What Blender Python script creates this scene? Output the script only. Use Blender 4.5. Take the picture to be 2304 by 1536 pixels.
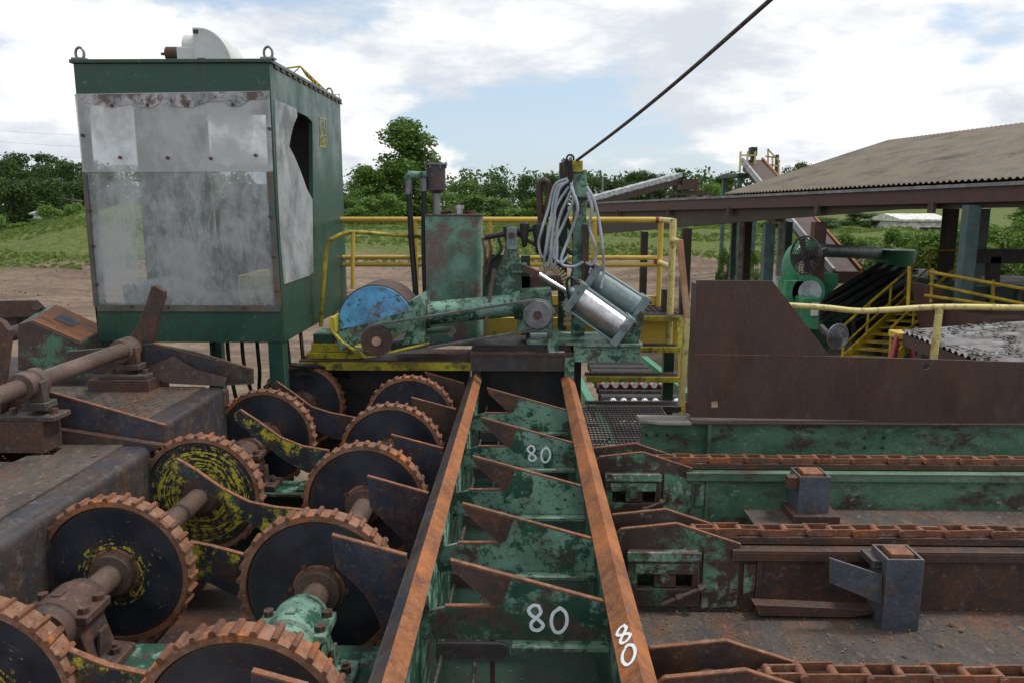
import bpy, bmesh, math, random
import numpy as np
from mathutils import Vector, Matrix
from mathutils.geometry import tessellate_polygon
random.seed(7)
R = math.radians
scene = bpy.context.scene
for o in list(bpy.data.objects): bpy.data.objects.remove(o)
COL = scene.collection
# ---------------------------------------------------------------- camera
F, CX, CY, PIT, YAW, H = 1757.0, 1152.0, 768.0, R(9.9), R(1.03), 4.0
cd = bpy.data.cameras.new('camera'); cam = bpy.data.objects.new('camera', cd); COL.objects.link(cam)
cd.sensor_fit = 'HORIZONTAL'; cd.sensor_width = 36.0; cd.lens = 36.0 * F / 2304.0
cd.clip_start = 0.05; cd.clip_end = 3000
cam.location = (0, 0, H); cam.rotation_euler = (math.pi / 2 - PIT, 0, YAW)
scene.camera = cam
# ---------------------------------------------------------------- light
SUN_EL, SUN_AZ = 58.0, 75.0            # azimuth measured from +Y towards +X
w = bpy.data.worlds.new('World'); scene.world = w; w.use_nodes = True
nt = w.node_tree; nt.nodes.clear(); N = nt.nodes.new; L = nt.links.new
out = N('ShaderNodeOutputWorld'); bg = N('ShaderNodeBackground'); L(bg.outputs[0], out.inputs[0])
sky = N('ShaderNodeTexSky'); sky.sky_type = 'NISHITA'; sky.sun_disc = False
sky.sun_elevation = R(SUN_EL); sky.sun_rotation = R(SUN_AZ); sky.air_density = 1.0; sky.dust_density = 1.2
skm = N('ShaderNodeMixRGB'); skm.blend_type = 'MULTIPLY'; skm.inputs[0].default_value = 1
skm.inputs[2].default_value = (0.118, 0.118, 0.118, 1); L(sky.outputs[0], skm.inputs[1])
tc = N('ShaderNodeTexCoord'); sep = N('ShaderNodeSeparateXYZ'); L(tc.outputs['Generated'], sep.inputs[0])
zz = N('ShaderNodeMath'); zz.operation = 'ABSOLUTE'; L(sep.outputs[2], zz.inputs[0])
za = N('ShaderNodeMath'); za.operation = 'ADD'; za.inputs[1].default_value = 0.42; L(zz.outputs[0], za.inputs[0])
dx = N('ShaderNodeMath'); dx.operation = 'DIVIDE'; L(sep.outputs[0], dx.inputs[0]); L(za.outputs[0], dx.inputs[1])
dy = N('ShaderNodeMath'); dy.operation = 'DIVIDE'; L(sep.outputs[1], dy.inputs[0]); L(za.outputs[0], dy.inputs[1])
zs = N('ShaderNodeMath'); zs.operation = 'MULTIPLY'; zs.inputs[1].default_value = 3.2; L(sep.outputs[2], zs.inputs[0])
cmb = N('ShaderNodeCombineXYZ'); L(dx.outputs[0], cmb.inputs[0]); L(dy.outputs[0], cmb.inputs[1]); L(zs.outputs[0], cmb.inputs[2])
def wnoise(scale, detail, rough, off=(0, 0, 0), dist=0.0):
    m = N('ShaderNodeMapping'); m.inputs['Location'].default_value = off; L(cmb.outputs[0], m.inputs[0])
    n = N('ShaderNodeTexNoise'); n.inputs['Scale'].default_value = scale; n.inputs['Detail'].default_value = detail
    n.inputs['Roughness'].default_value = rough; n.inputs['Distortion'].default_value = dist
    L(m.outputs[0], n.inputs['Vector']); return n.outputs['Fac']
def wramp(v, a, b):
    r = N('ShaderNodeMapRange'); r.interpolation_type = 'SMOOTHSTEP'
    r.inputs['From Min'].default_value = a; r.inputs['From Max'].default_value = b; L(v, r.inputs['Value']); return r.outputs[0]
cov = wramp(wnoise(1.55, 12, 0.56, (3.6, 1.2, 0.9), 0.1), 0.41, 0.485)
shade = wramp(wnoise(2.1, 10, 0.60, (3.85, 0.9, 0.7), 0.1), 0.40, 0.58)
ccol = N('ShaderNodeMixRGB'); L(shade, ccol.inputs[0])
ccol.inputs[1].default_value = (0.66, 0.71, 0.77, 1); ccol.inputs[2].default_value = (1.02, 1.02, 1.015, 1)
fin = N('ShaderNodeMixRGB'); L(cov, fin.inputs[0]); L(ccol.outputs[0], fin.inputs[2])
hz = N('ShaderNodeMixRGB'); hz.inputs[0].default_value = 0.5; hz.inputs[2].default_value = (0.66, 0.80, 0.97, 1)
L(skm.outputs[0], hz.inputs[1]); L(hz.outputs[0], fin.inputs[1])
L(fin.outputs[0], bg.inputs[0]); bg.inputs[1].default_value = 1.08
sd = bpy.data.lights.new('sun', 'SUN'); sd.energy = 2.4; sd.angle = R(9); sd.color = (1, 0.96, 0.9)
so = bpy.data.objects.new('sun', sd); COL.objects.link(so); so.location = (20, 0, 40)
sv = Vector((math.sin(R(SUN_AZ)) * math.cos(R(SUN_EL)), math.cos(R(SUN_AZ)) * math.cos(R(SUN_EL)), math.sin(R(SUN_EL))))
so.rotation_euler = (-sv).to_track_quat('-Z', 'Y').to_euler()
vs = scene.view_settings; vs.view_transform = 'Standard'; vs.look = 'None'; vs.exposure = 0.0; vs.gamma = 1.0
try: vs.use_curve_mapping = False
except Exception: pass
scene.cycles.max_bounces = 8; scene.cycles.transparent_max_bounces = 12
scene.cycles.use_denoising = True; scene.cycles.caustics_reflective = False; scene.cycles.caustics_refractive = False

# ---------------------------------------------------------------- pixel -> place
def ray(px, py):
    a, b = px - CX, CY - py
    x, y, z = a, F * math.cos(PIT) + b * math.sin(PIT), -F * math.sin(PIT) + b * math.cos(PIT)
    c, s = math.cos(YAW), math.sin(YAW)
    return (x * c - y * s, x * s + y * c, z)
def A(px, py, Y):
    r = ray(px, py); t = Y / r[1]; return Vector((r[0] * t, Y, H + r[2] * t))
def AZ(px, py, Z):
    r = ray(px, py); t = (Z - H) / r[2]; return Vector((r[0] * t, r[1] * t, Z))
def XZ(pts, Y): return [(A(x, y, Y).x, A(x, y, Y).z) for x, y in pts]

# ---------------------------------------------------------------- materials
MATS = {}
def base_mat(name):
    m = bpy.data.materials.new(name); m.use_nodes = True; t = m.node_tree; t.nodes.clear()
    o = t.nodes.new('ShaderNodeOutputMaterial'); b = t.nodes.new('ShaderNodeBsdfPrincipled')
    t.links.new(b.outputs[0], o.inputs[0]); MATS[name] = m
    return m, t, b
def c4(c): return (c[0], c[1], c[2], 1.0)
def S(r, g, b):                       # sRGB 0..255 -> linear
    f = lambda v: (v / 255 / 12.92) if v / 255 <= 0.04045 else ((v / 255 + 0.055) / 1.055) ** 2.4
    return (f(r), f(g), f(b))
def noise(t, vec, scale, detail=6, rough=0.6, dist=0.0, off=None, stretch=None):
    n = t.nodes.new('ShaderNodeTexNoise'); n.inputs['Scale'].default_value = scale; n.inputs['Detail'].default_value = detail
    n.inputs['Roughness'].default_value = rough; n.inputs['Distortion'].default_value = dist
    if off or stretch:
        m = t.nodes.new('ShaderNodeMapping'); m.inputs['Location'].default_value = off or (0, 0, 0); m.inputs['Scale'].default_value = stretch or (1, 1, 1)
        t.links.new(vec, m.inputs[0]); vec = m.outputs[0]
    t.links.new(vec, n.inputs['Vector']); return n.outputs['Fac']
def mrange(t, v, a, b, lo=0.0, hi=1.0):
    r = t.nodes.new('ShaderNodeMapRange'); r.interpolation_type = 'SMOOTHSTEP'
    r.inputs['From Min'].default_value = a; r.inputs['From Max'].default_value = b
    r.inputs['To Min'].default_value = lo; r.inputs['To Max'].default_value = hi
    t.links.new(v, r.inputs['Value']); return r.outputs[0]
def mix(t, fac, a, b, mode='MIX'):
    n = t.nodes.new('ShaderNodeMixRGB'); n.blend_type = mode
    for i, v in ((0, fac), (1, a), (2, b)):
        if isinstance(v, (int, float)): n.inputs[i].default_value = v
        elif isinstance(v, tuple): n.inputs[i].default_value = c4(v)
        else: t.links.new(v, n.inputs[i])
    return n.outputs[0]
def metal(name, base, layers=(), rough=0.55, metallic=0.0, bump=0.25, var=0.35, fine=60, seed=0, stretch=None, spec=0.4, edge=None, er=.014):
    """base colour with patchy layers (colour, amount 0..1, scale, softness) of other paint, rust or dirt"""
    m, t, b = base_mat(name)
    g = t.nodes.new('ShaderNodeNewGeometry'); vec = g.outputs['Position']
    rnd = random.Random(name)
    nf = noise(t, vec, fine, 4, 0.7, off=(seed, 0, 0))
    nl = noise(t, vec, 3.5, 5, 0.6, off=(seed + 3, 1, 0), stretch=stretch)
    col = mix(t, mrange(t, nl, 0.3, 0.7, 0, 1), tuple(v * (1 - var) for v in base), tuple(min(1, v * (1 + var)) for v in base))
    hb = nf
    for i, (c, amt, sc, soft) in enumerate(layers):
        n = noise(t, vec, sc, 12, 0.74, 0.15, off=(rnd.uniform(0, 9), rnd.uniform(0, 9), rnd.uniform(0, 9)), stretch=stretch)
        th = 0.70 - 0.4 * amt
        msk = mrange(t, n, th - soft * 0.12, th + soft * 0.12)
        c2 = mix(t, mrange(t, nf, 0.35, 0.65), tuple(v * 0.72 for v in c), tuple(min(1, v * 1.25) for v in c))
        col = mix(t, msk, col, c2)
    if edge:
        bv = t.nodes.new('ShaderNodeBevel'); bv.samples = 3; bv.inputs['Radius'].default_value = er
        dp = t.nodes.new('ShaderNodeVectorMath'); dp.operation = 'DOT_PRODUCT'; t.links.new(bv.outputs[0], dp.inputs[0]); t.links.new(g.outputs['Normal'], dp.inputs[1])
        ad = t.nodes.new('ShaderNodeMath'); ad.operation = 'MULTIPLY_ADD'; ad.inputs[1].default_value = -.16; t.links.new(noise(t, vec, 22, 6, .7), ad.inputs[0]); t.links.new(dp.outputs['Value'], ad.inputs[2])
        col = mix(t, mrange(t, ad.outputs[0], .80, .89, 1, 0), col, edge)
    t.links.new(col, b.inputs['Base Color'])
    rr = mrange(t, nl, 0.25, 0.75, max(0.08, rough - 0.12), min(1, rough + 0.15)); t.links.new(rr, b.inputs['Roughness'])
    b.inputs['Metallic'].default_value = metallic
    b.inputs['Specular IOR Level'].default_value = spec
    if bump:
        bp = t.nodes.new('ShaderNodeBump'); bp.inputs['Strength'].default_value = bump; bp.inputs['Distance'].default_value = 0.006
        t.links.new(nf, bp.inputs['Height']); t.links.new(bp.outputs[0], b.inputs['Normal'])
    return m
RUSTD, RUSTM, RUSTO = (0.060, 0.032, 0.024), (0.125, 0.055, 0.030), (0.30, 0.105, 0.032)
metal('rust_orange', (0.34, 0.118, 0.034), [((0.14, 0.055, 0.03), .45, 5, 1.5), ((0.36, 0.13, 0.035), .3, 18, 1.2), ((0.20, 0.15, 0.12), .22, 30, 1)], rough=.75, bump=.4)
metal('rust_edge', (0.24, 0.095, 0.045), [((0.12, 0.055, 0.035), .45, 12, 1.5), ((0.30, 0.16, 0.10), .3, 30, 1)], rough=.8, bump=.5)
metal('rim_pink', (0.23, 0.125, 0.080), [((0.17, 0.070, 0.036), .46, 12, 1.0), ((0.42, 0.13, 0.025), .27, 5, .8), ((0.28, 0.21, 0.17), .26, 40, .6)], rough=.8, bump=.5)
metal('residue', (0.40, 0.41, 0.43), [((0.13, 0.10, 0.08), .46, 7, .5), ((0.08, 0.13, 0.10), .3, 5, .5)], rough=.6)
metal('retainer', (0.11, 0.115, 0.10), [((0.16, 0.085, 0.05), .36, 7, 1), ((0.06, 0.11, 0.085), .35, 4, 1)], rough=.5)
metal('rust_lug', (0.160, 0.060, 0.030), [((0.21, 0.11, 0.07), .36, 14, 1.2), ((0.50, 0.15, 0.025), .26, 4, .6), ((0.07, 0.04, 0.03), .3, 9, 1)], rough=.8, bump=.5)
metal('rust_brown', (0.062, 0.036, 0.029), [((0.135, 0.056, 0.028), .38, 6, 1.5), ((0.04, 0.037, 0.040), .38, 8, 1.2), ((0.17, 0.11, 0.08), .2, 26, .8)], rough=.58, bump=.35, edge=(.17, .085, .05), er=.008)
metal('plate_brown', (0.062, 0.034, 0.027), [((0.13, 0.052, 0.022), .38, 1.8, 3), ((0.048, 0.040, 0.042), .36, 1.5, 3), ((0.15, 0.06, 0.024), .16, 26, .8), ((0.10, 0.08, 0.07), .16, 9, 1)], rough=.44, bump=.2, fine=110, stretch=(1.4, 1, .55))
metal('worn_steel', (0.042, 0.039, 0.040), [((0.085, 0.050, 0.032), .44, 5, 1.4), ((0.13, 0.12, 0.11), .24, 14, 1), ((0.034, 0.042, 0.062), .33, 6, 1.5)], rough=.40, bump=.25, edge=(.16, .145, .13))
metal('deck_plate', (0.074, 0.064, 0.058), [((0.135, 0.098, 0.068), .42, 7, 1.6), ((0.036, 0.033, 0.033), .42, 3.2, 2), ((0.15, 0.06, 0.03), .28, 5, 1.0), ((0.20, 0.16, 0.12), .2, 24, .6)], rough=.6, bump=.35, stretch=(1, .5, 1))
metal('blue_steel', (0.034, 0.040, 0.062), [((0.105, 0.050, 0.030), .40, 7, .9), ((0.070, 0.068, 0.080), .34, 14, 1), ((0.17, 0.13, 0.11), .2, 30, .6)], rough=.38, bump=.2, edge=(.15, .075, .045), er=.008)
metal('disc_black', (0.020, 0.023, 0.034), [((0.045, 0.05, 0.066), .4, 5, 3), ((0.10, 0.05, 0.033), .25, 5, 1.5)], rough=.38, bump=.12)
metal('shaft_steel', (0.115, 0.080, 0.064), [((0.17, 0.125, 0.10), .4, 7, 2), ((0.08, 0.045, 0.035), .4, 4, 2)], rough=.5, bump=.25)
metal('green_old', (0.020, 0.070, 0.046), [((0.135, 0.245, 0.19), .40, 6, .3), ((0.022, 0.075, 0.048), .36, 16, .3), ((0.080, 0.046, 0.040), .35, 5, .6)], rough=.45, bump=.2, edge=(.12, .06, .04))
metal('green_chip', (0.165, 0.295, 0.225), [((0.022, 0.080, 0.052), .42, 7, .25), ((0.095, 0.056, 0.048), .29, 5, .5), ((0.020, 0.072, 0.047), .33, 30, .3)], rough=.5, bump=.25, edge=(.12, .065, .045))
metal('green_dark', (0.007, 0.030, 0.019), [((0.020, 0.075, 0.048), .25, 4, 2), ((0.04, 0.03, 0.026), .25, 5, 1.5)], rough=.45, bump=.12)
metal('green_cab', (0.017, 0.066, 0.044), [((0.032, 0.085, 0.062), .34, 2.5, 2.5), ((0.16, 0.20, 0.18), .15, 18, .4), ((0.05, 0.045, 0.035), .2, 9, 1)], rough=.36, bump=.08, var=.2, edge=(.10, .065, .045), er=.008)
metal('conv_end', (0.072, 0.046, 0.039), [((0.085, 0.20, 0.12), .38, 5, .4), ((0.19, 0.30, 0.21), .27, 9, .3), ((0.055, 0.038, 0.034), .38, 8, .6)], rough=.5, bump=.25, edge=(.13, .07, .045))
metal('green_conv', (0.070, 0.165, 0.102), [((0.14, 0.245, 0.17), .42, 4, 1.2), ((0.065, 0.044, 0.037), .37, 5, .6), ((0.27, 0.30, 0.26), .2, 26, .3)], rough=.5, bump=.25, stretch=(.5, 1, 1), edge=(.11, .06, .045))
metal('green_patch', (0.115, 0.25, 0.15), [((0.34, 0.38, 0.33), .40, 16, .3), ((0.075, 0.045, 0.035), .44, 7, .35), ((0.08, 0.17, 0.24), .2, 5, .8)], rough=.5, bump=.3, edge=(.09, .055, .04))
metal('post_steel', (0.070, 0.085, 0.115), [((0.12, 0.13, 0.15), .35, 7, 1.5), ((0.13, 0.075, 0.045), .27, 9, .8), ((0.25, 0.20, 0.16), .16, 30, .6)], rough=.42, bump=.2, edge=(.2, .13, .09), er=.008)
metal('green_bright', (0.03, 0.19, 0.085), [((0.05, 0.24, 0.13), .4, 3, 2), ((0.08, 0.05, 0.03), .18, 6, 1)], rough=.4, bump=.1)
metal('teal_post', (0.075, 0.14, 0.14), [((0.05, 0.09, 0.095), .4, 3, 2), ((0.10, 0.06, 0.045), .25, 5, 1)], rough=.5)
metal('yellow_rail', (0.56, 0.37, 0.045), [((0.62, 0.45, 0.12), .3, 3, 2), ((0.10, 0.06, 0.03), .13, 22, .6)], rough=.45, bump=.1, var=.1)
metal('yellow_pale', (0.60, 0.50, 0.17), [((0.13, 0.06, 0.035), .33, 16, .5), ((0.65, 0.55, 0.25), .3, 5, 2)], rough=.55, bump=.2, var=.1)
metal('yellow_worn', (0.46, 0.38, 0.025), [((0.060, 0.048, 0.035), .42, 7, .6), ((0.34, 0.28, 0.03), .35, 4, 1.5)], rough=.5, bump=.25)
metal('yellow_dark', (0.46, 0.32, 0.02), [((0.10, 0.07, 0.02), .3, 4, 2)], rough=.5)
metal('yellow_patch', (0.035, 0.04, 0.05), [((0.55, 0.48, 0.05), .40, 7, .3), ((0.06, 0.13, 0.09), .3, 8, .5), ((0.10, 0.055, 0.035), .33, 7, .8)], rough=.5)
metal('blue_paint', (0.11, 0.36, 0.62), [((0.02, 0.085, 0.05), .36, 9, .35), ((0.09, 0.20, 0.15), .2, 14, .4), ((0.14, 0.062, 0.035), .36, 4, .7)], rough=.45, bump=.2)
metal('tank_paint', (0.155, 0.285, 0.225), [((0.05, 0.15, 0.10), .32, 6, 1.0), ((0.17, 0.115, 0.10), .42, 2.6, .5), ((0.10, 0.05, 0.035), .22, 8, .8)], rough=.5, bump=.2)
metal('cyl_grey', (0.19, 0.25, 0.255), [((0.30, 0.36, 0.35), .25, 12, .5), ((0.09, 0.06, 0.045), .2, 16, .5)], rough=.42, bump=.15)
metal('silver', (0.60, 0.60, 0.61), [((0.42, 0.42, 0.43), .35, 9, 2), ((0.3, 0.27, 0.24), .16, 24, .8)], rough=.40, metallic=1.0, bump=.03)
metal('chrome', (0.75, 0.78, 0.82), [], rough=.12, metallic=1.0, bump=0)
metal('alu_grey', (0.20, 0.205, 0.215), [((0.10, 0.09, 0.085), .25, 9, 1)], rough=.4, metallic=.4, bump=.1)
metal('belt_grey', (0.10, 0.10, 0.105), [((0.16, 0.155, 0.15), .35, 20, 1)], rough=.6)
metal('black_rubber', (0.014, 0.014, 0.016), [((0.03, 0.03, 0.03), .3, 9, 2)], rough=.5)
metal('hose_grey', (0.37, 0.40, 0.44), [((0.28, 0.30, 0.33), .3, 8, 2)], rough=.45, bump=.03)
metal('black_iron', (0.022, 0.022, 0.024), [((0.06, 0.045, 0.035), .3, 6, 1.5)], rough=.55)
metal('wire_rope', (0.12, 0.105, 0.09), [((0.05, 0.045, 0.04), .45, 40, 1)], rough=.5, metallic=.4, bump=.5, fine=200)
metal('grating', (0.075, 0.072, 0.075), [((0.13, 0.10, 0.085), .4, 9, 1.5)], rough=.55)
metal('white_paint', (0.62, 0.63, 0.62), [((0.45, 0.45, 0.43), .3, 4, 2), ((0.2, 0.13, 0.09), .1, 12, .7)], rough=.5, bump=.05, var=.06)
metal('white_chalk', (0.80, 0.84, 0.86), [], rough=.9, bump=.3, var=.08)
metal('grey_panel', (0.36, 0.38, 0.40), [((0.30, 0.26, 0.22), .2, 9, 1)], rough=.5)
metal('roof_tan', (0.185, 0.145, 0.098), [((0.145, 0.12, 0.09), .38, 1.6, 2.5), ((0.05, 0.043, 0.036), .30, 2.2, 1.2)], rough=.7, bump=.1, stretch=(.4, .4, 1))
metal('fascia', (0.085, 0.042, 0.034), [((0.06, 0.03, 0.026), .4, 1, 3)], rough=.55)
metal('dark_beam', (0.040, 0.034, 0.024), [((0.06, 0.045, 0.03), .35, 1.5, 3)], rough=.6)
metal('old_tin', (0.215, 0.22, 0.23), [((0.05, 0.042, 0.036), .50, 5, 1.0), ((0.16, 0.145, 0.13), .35, 9, 1)], rough=.6, bump=.3, stretch=(.5, 1, 1))
metal('wood_grey', (0.27, 0.245, 0.215), [((0.17, 0.15, 0.13), .45, 6, 2)], rough=.85, stretch=(.3, 4, 1))
metal('copper_rust', (0.42, 0.20, 0.10), [((0.45, 0.40, 0.33), .3, 3, 1.5)], rough=.6)
metal('red_paint', (0.26, 0.022, 0.026), [((0.16, 0.02, 0.02), .3, 5, 2)], rough=.45)
metal('red_frame', (0.17, 0.014, 0.028), [], rough=.5)
metal('tan_plastic', (0.50, 0.40, 0.24), [], rough=.5)
metal('cream', (0.62, 0.60, 0.55), [], rough=.8)
metal('bark', (0.11, 0.085, 0.065), [((0.06, 0.05, 0.04), .4, 4, 2)], rough=.95, bump=.6)
metal('seat_vinyl', (0.05, 0.05, 0.055), [], rough=.5)
metal('interior', (0.20, 0.21, 0.20), [], rough=.6)
def leaf_mat(name, a, b):
    m, t, bs = base_mat(name); g = t.nodes.new('ShaderNodeNewGeometry'); oi = t.nodes.new('ShaderNodeObjectInfo')
    n = noise(t, g.outputs['Position'], 0.9, 4, 0.7)
    rp = t.nodes.new('ShaderNodeMath'); rp.operation = 'MULTIPLY_ADD'; rp.inputs[1].default_value = .6; rp.inputs[2].default_value = .2
    t.links.new(g.outputs['Random Per Island'], rp.inputs[0])
    f = mix(t, 0.5, n, rp.outputs[0]); col = mix(t, mrange(t, f, .3, .7), a, b)
    col = mix(t, mrange(t, oi.outputs['Random'], 0, 1, 0, .35), col, tuple(v * .75 for v in a))
    t.links.new(col, bs.inputs['Base Color']); bs.inputs['Roughness'].default_value = .6; bs.inputs['Specular IOR Level'].default_value = .25
    tr = t.nodes.new('ShaderNodeBsdfTranslucent'); t.links.new(col, tr.inputs[0]); ms = t.nodes.new('ShaderNodeMixShader'); ms.inputs[0].default_value = .3
    o = [x for x in t.nodes if x.type == 'OUTPUT_MATERIAL'][0]
    t.links.new(bs.outputs[0], ms.inputs[1]); t.links.new(tr.outputs[0], ms.inputs[2]); t.links.new(ms.outputs[0], o.inputs[0])
leaf_mat('leaf_mid', (0.070, 0.145, 0.024), (0.19, 0.31, 0.06))
leaf_mat('leaf_dark', (0.036, 0.082, 0.020), (0.088, 0.155, 0.036))
leaf_mat('leaf_light', (0.10, 0.19, 0.028), (0.19, 0.30, 0.055))
leaf_mat('grass_blade', (0.12, 0.19, 0.035), (0.20, 0.27, 0.07))
def pane_mat(name, clear, tint, drip):
    m, t, b = base_mat(name); o = [x for x in t.nodes if x.type == 'OUTPUT_MATERIAL'][0]
    g = t.nodes.new('ShaderNodeNewGeometry')
    n1 = noise(t, g.outputs['Position'], 2.2, 6, .6, .5); n2 = noise(t, g.outputs['Position'], 7, 8, .7, .8, stretch=(2.2, 1, .8))
    f = mix(t, drip, n1, n2); msk = mrange(t, f, .38, .62, clear - .24, clear + .24)
    tp = t.nodes.new('ShaderNodeBsdfTransparent'); tp.inputs[0].default_value = (.93, .95, .95, 1)
    tl = t.nodes.new('ShaderNodeBsdfTranslucent'); tl.inputs[0].default_value = c4(tint)
    df = t.nodes.new('ShaderNodeBsdfDiffuse'); df.inputs[0].default_value = c4(tint)
    gl = t.nodes.new('ShaderNodeBsdfGlossy'); gl.inputs['Roughness'].default_value = .22
    a = t.nodes.new('ShaderNodeMixShader'); a.inputs[0].default_value = .5; t.links.new(tl.outputs[0], a.inputs[1]); t.links.new(df.outputs[0], a.inputs[2])
    c = t.nodes.new('ShaderNodeMixShader'); c.inputs[0].default_value = .10; t.links.new(a.outputs[0], c.inputs[1]); t.links.new(gl.outputs[0], c.inputs[2])
    d = t.nodes.new('ShaderNodeMixShader'); t.links.new(msk, d.inputs[0]); t.links.new(c.outputs[0], d.inputs[1]); t.links.new(tp.outputs[0], d.inputs[2])
    t.links.new(d.outputs[0], o.inputs[0])
pane_mat('pane_milky', .34, (.72, .74, .76), .25)
pane_mat('pane_fog', .60, (.68, .72, .74), .38)
pane_mat('pane_clear', .50, (.74, .77, .79), .3)
def disc_mat(name, yel, inner, r0, r1):
    """black disc face with yellow paint left in rings and scrapes (object coordinates)"""
    m, t, b = base_mat(name); tcn = t.nodes.new('ShaderNodeTexCoord'); vec = tcn.outputs['Object']
    ln = t.nodes.new('ShaderNodeVectorMath'); ln.operation = 'LENGTH'; t.links.new(vec, ln.inputs[0]); rad = ln.outputs['Value']
    n = noise(t, vec, 30, 12, .80, .05); nb = noise(t, vec, 3, 5, .6)
    sx_ = t.nodes.new('ShaderNodeSeparateXYZ'); t.links.new(vec, sx_.inputs[0]); at = t.nodes.new('ShaderNodeMath'); at.operation = 'ARCTAN2'; t.links.new(sx_.outputs[0], at.inputs[0]); t.links.new(sx_.outputs[2], at.inputs[1])
    pc = t.nodes.new('ShaderNodeCombineXYZ'); rm = t.nodes.new('ShaderNodeMath'); rm.operation = 'MULTIPLY'; rm.inputs[1].default_value = 55; t.links.new(rad, rm.inputs[0]); t.links.new(rm.outputs[0], pc.inputs[0]); t.links.new(at.outputs[0], pc.inputs[1])
    n = mix(t, .5, n, noise(t, pc.outputs[0], 1.6, 8, .7)); n = mrange(t, n, .28, .72)
    base = mix(t, mrange(t, nb, .35, .65), (0.014, 0.016, 0.024), (0.042, 0.046, 0.060))
    rust = mix(t, mrange(t, noise(t, vec, 7, 10, .75, off=(4, 2, 1)), .58, .68), base, (0.10, 0.05, 0.032))
    ring = t.nodes.new('ShaderNodeMath'); ring.operation = 'MULTIPLY'
    a1 = mrange(t, rad, r0, r0 + .03); a2 = mrange(t, rad, r1, r1 + .10, 1, 0); t.links.new(a1, ring.inputs[0]); t.links.new(a2, ring.inputs[1])
    thr = t.nodes.new('ShaderNodeMath'); thr.operation = 'MULTIPLY_ADD'; thr.inputs[1].default_value = inner; t.links.new(ring.outputs[0], thr.inputs[0]); t.links.new(n, thr.inputs[2])
    msk = mrange(t, thr.outputs[0], .80, .83)
    col = mix(t, msk, rust, yel)
    edge = mrange(t, rad, .300, .335); col = mix(t, edge, col, (0.085, 0.055, 0.042))
    t.links.new(col, b.inputs['Base Color']); b.inputs['Roughness'].default_value = .30; b.inputs['Specular IOR Level'].default_value = .6
YEL = (0.58, 0.50, 0.055)
disc_mat('disc_yellow_hub', YEL, .24, .05, .12)
disc_mat('disc_yellow_rings', YEL, .27, .08, .26)
disc_mat('disc_plain', (0.10, 0.05, 0.035), .09, .06, .17)
disc_mat('disc_rusty', (0.095, 0.046, 0.026), .10, .02, .30)

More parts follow.
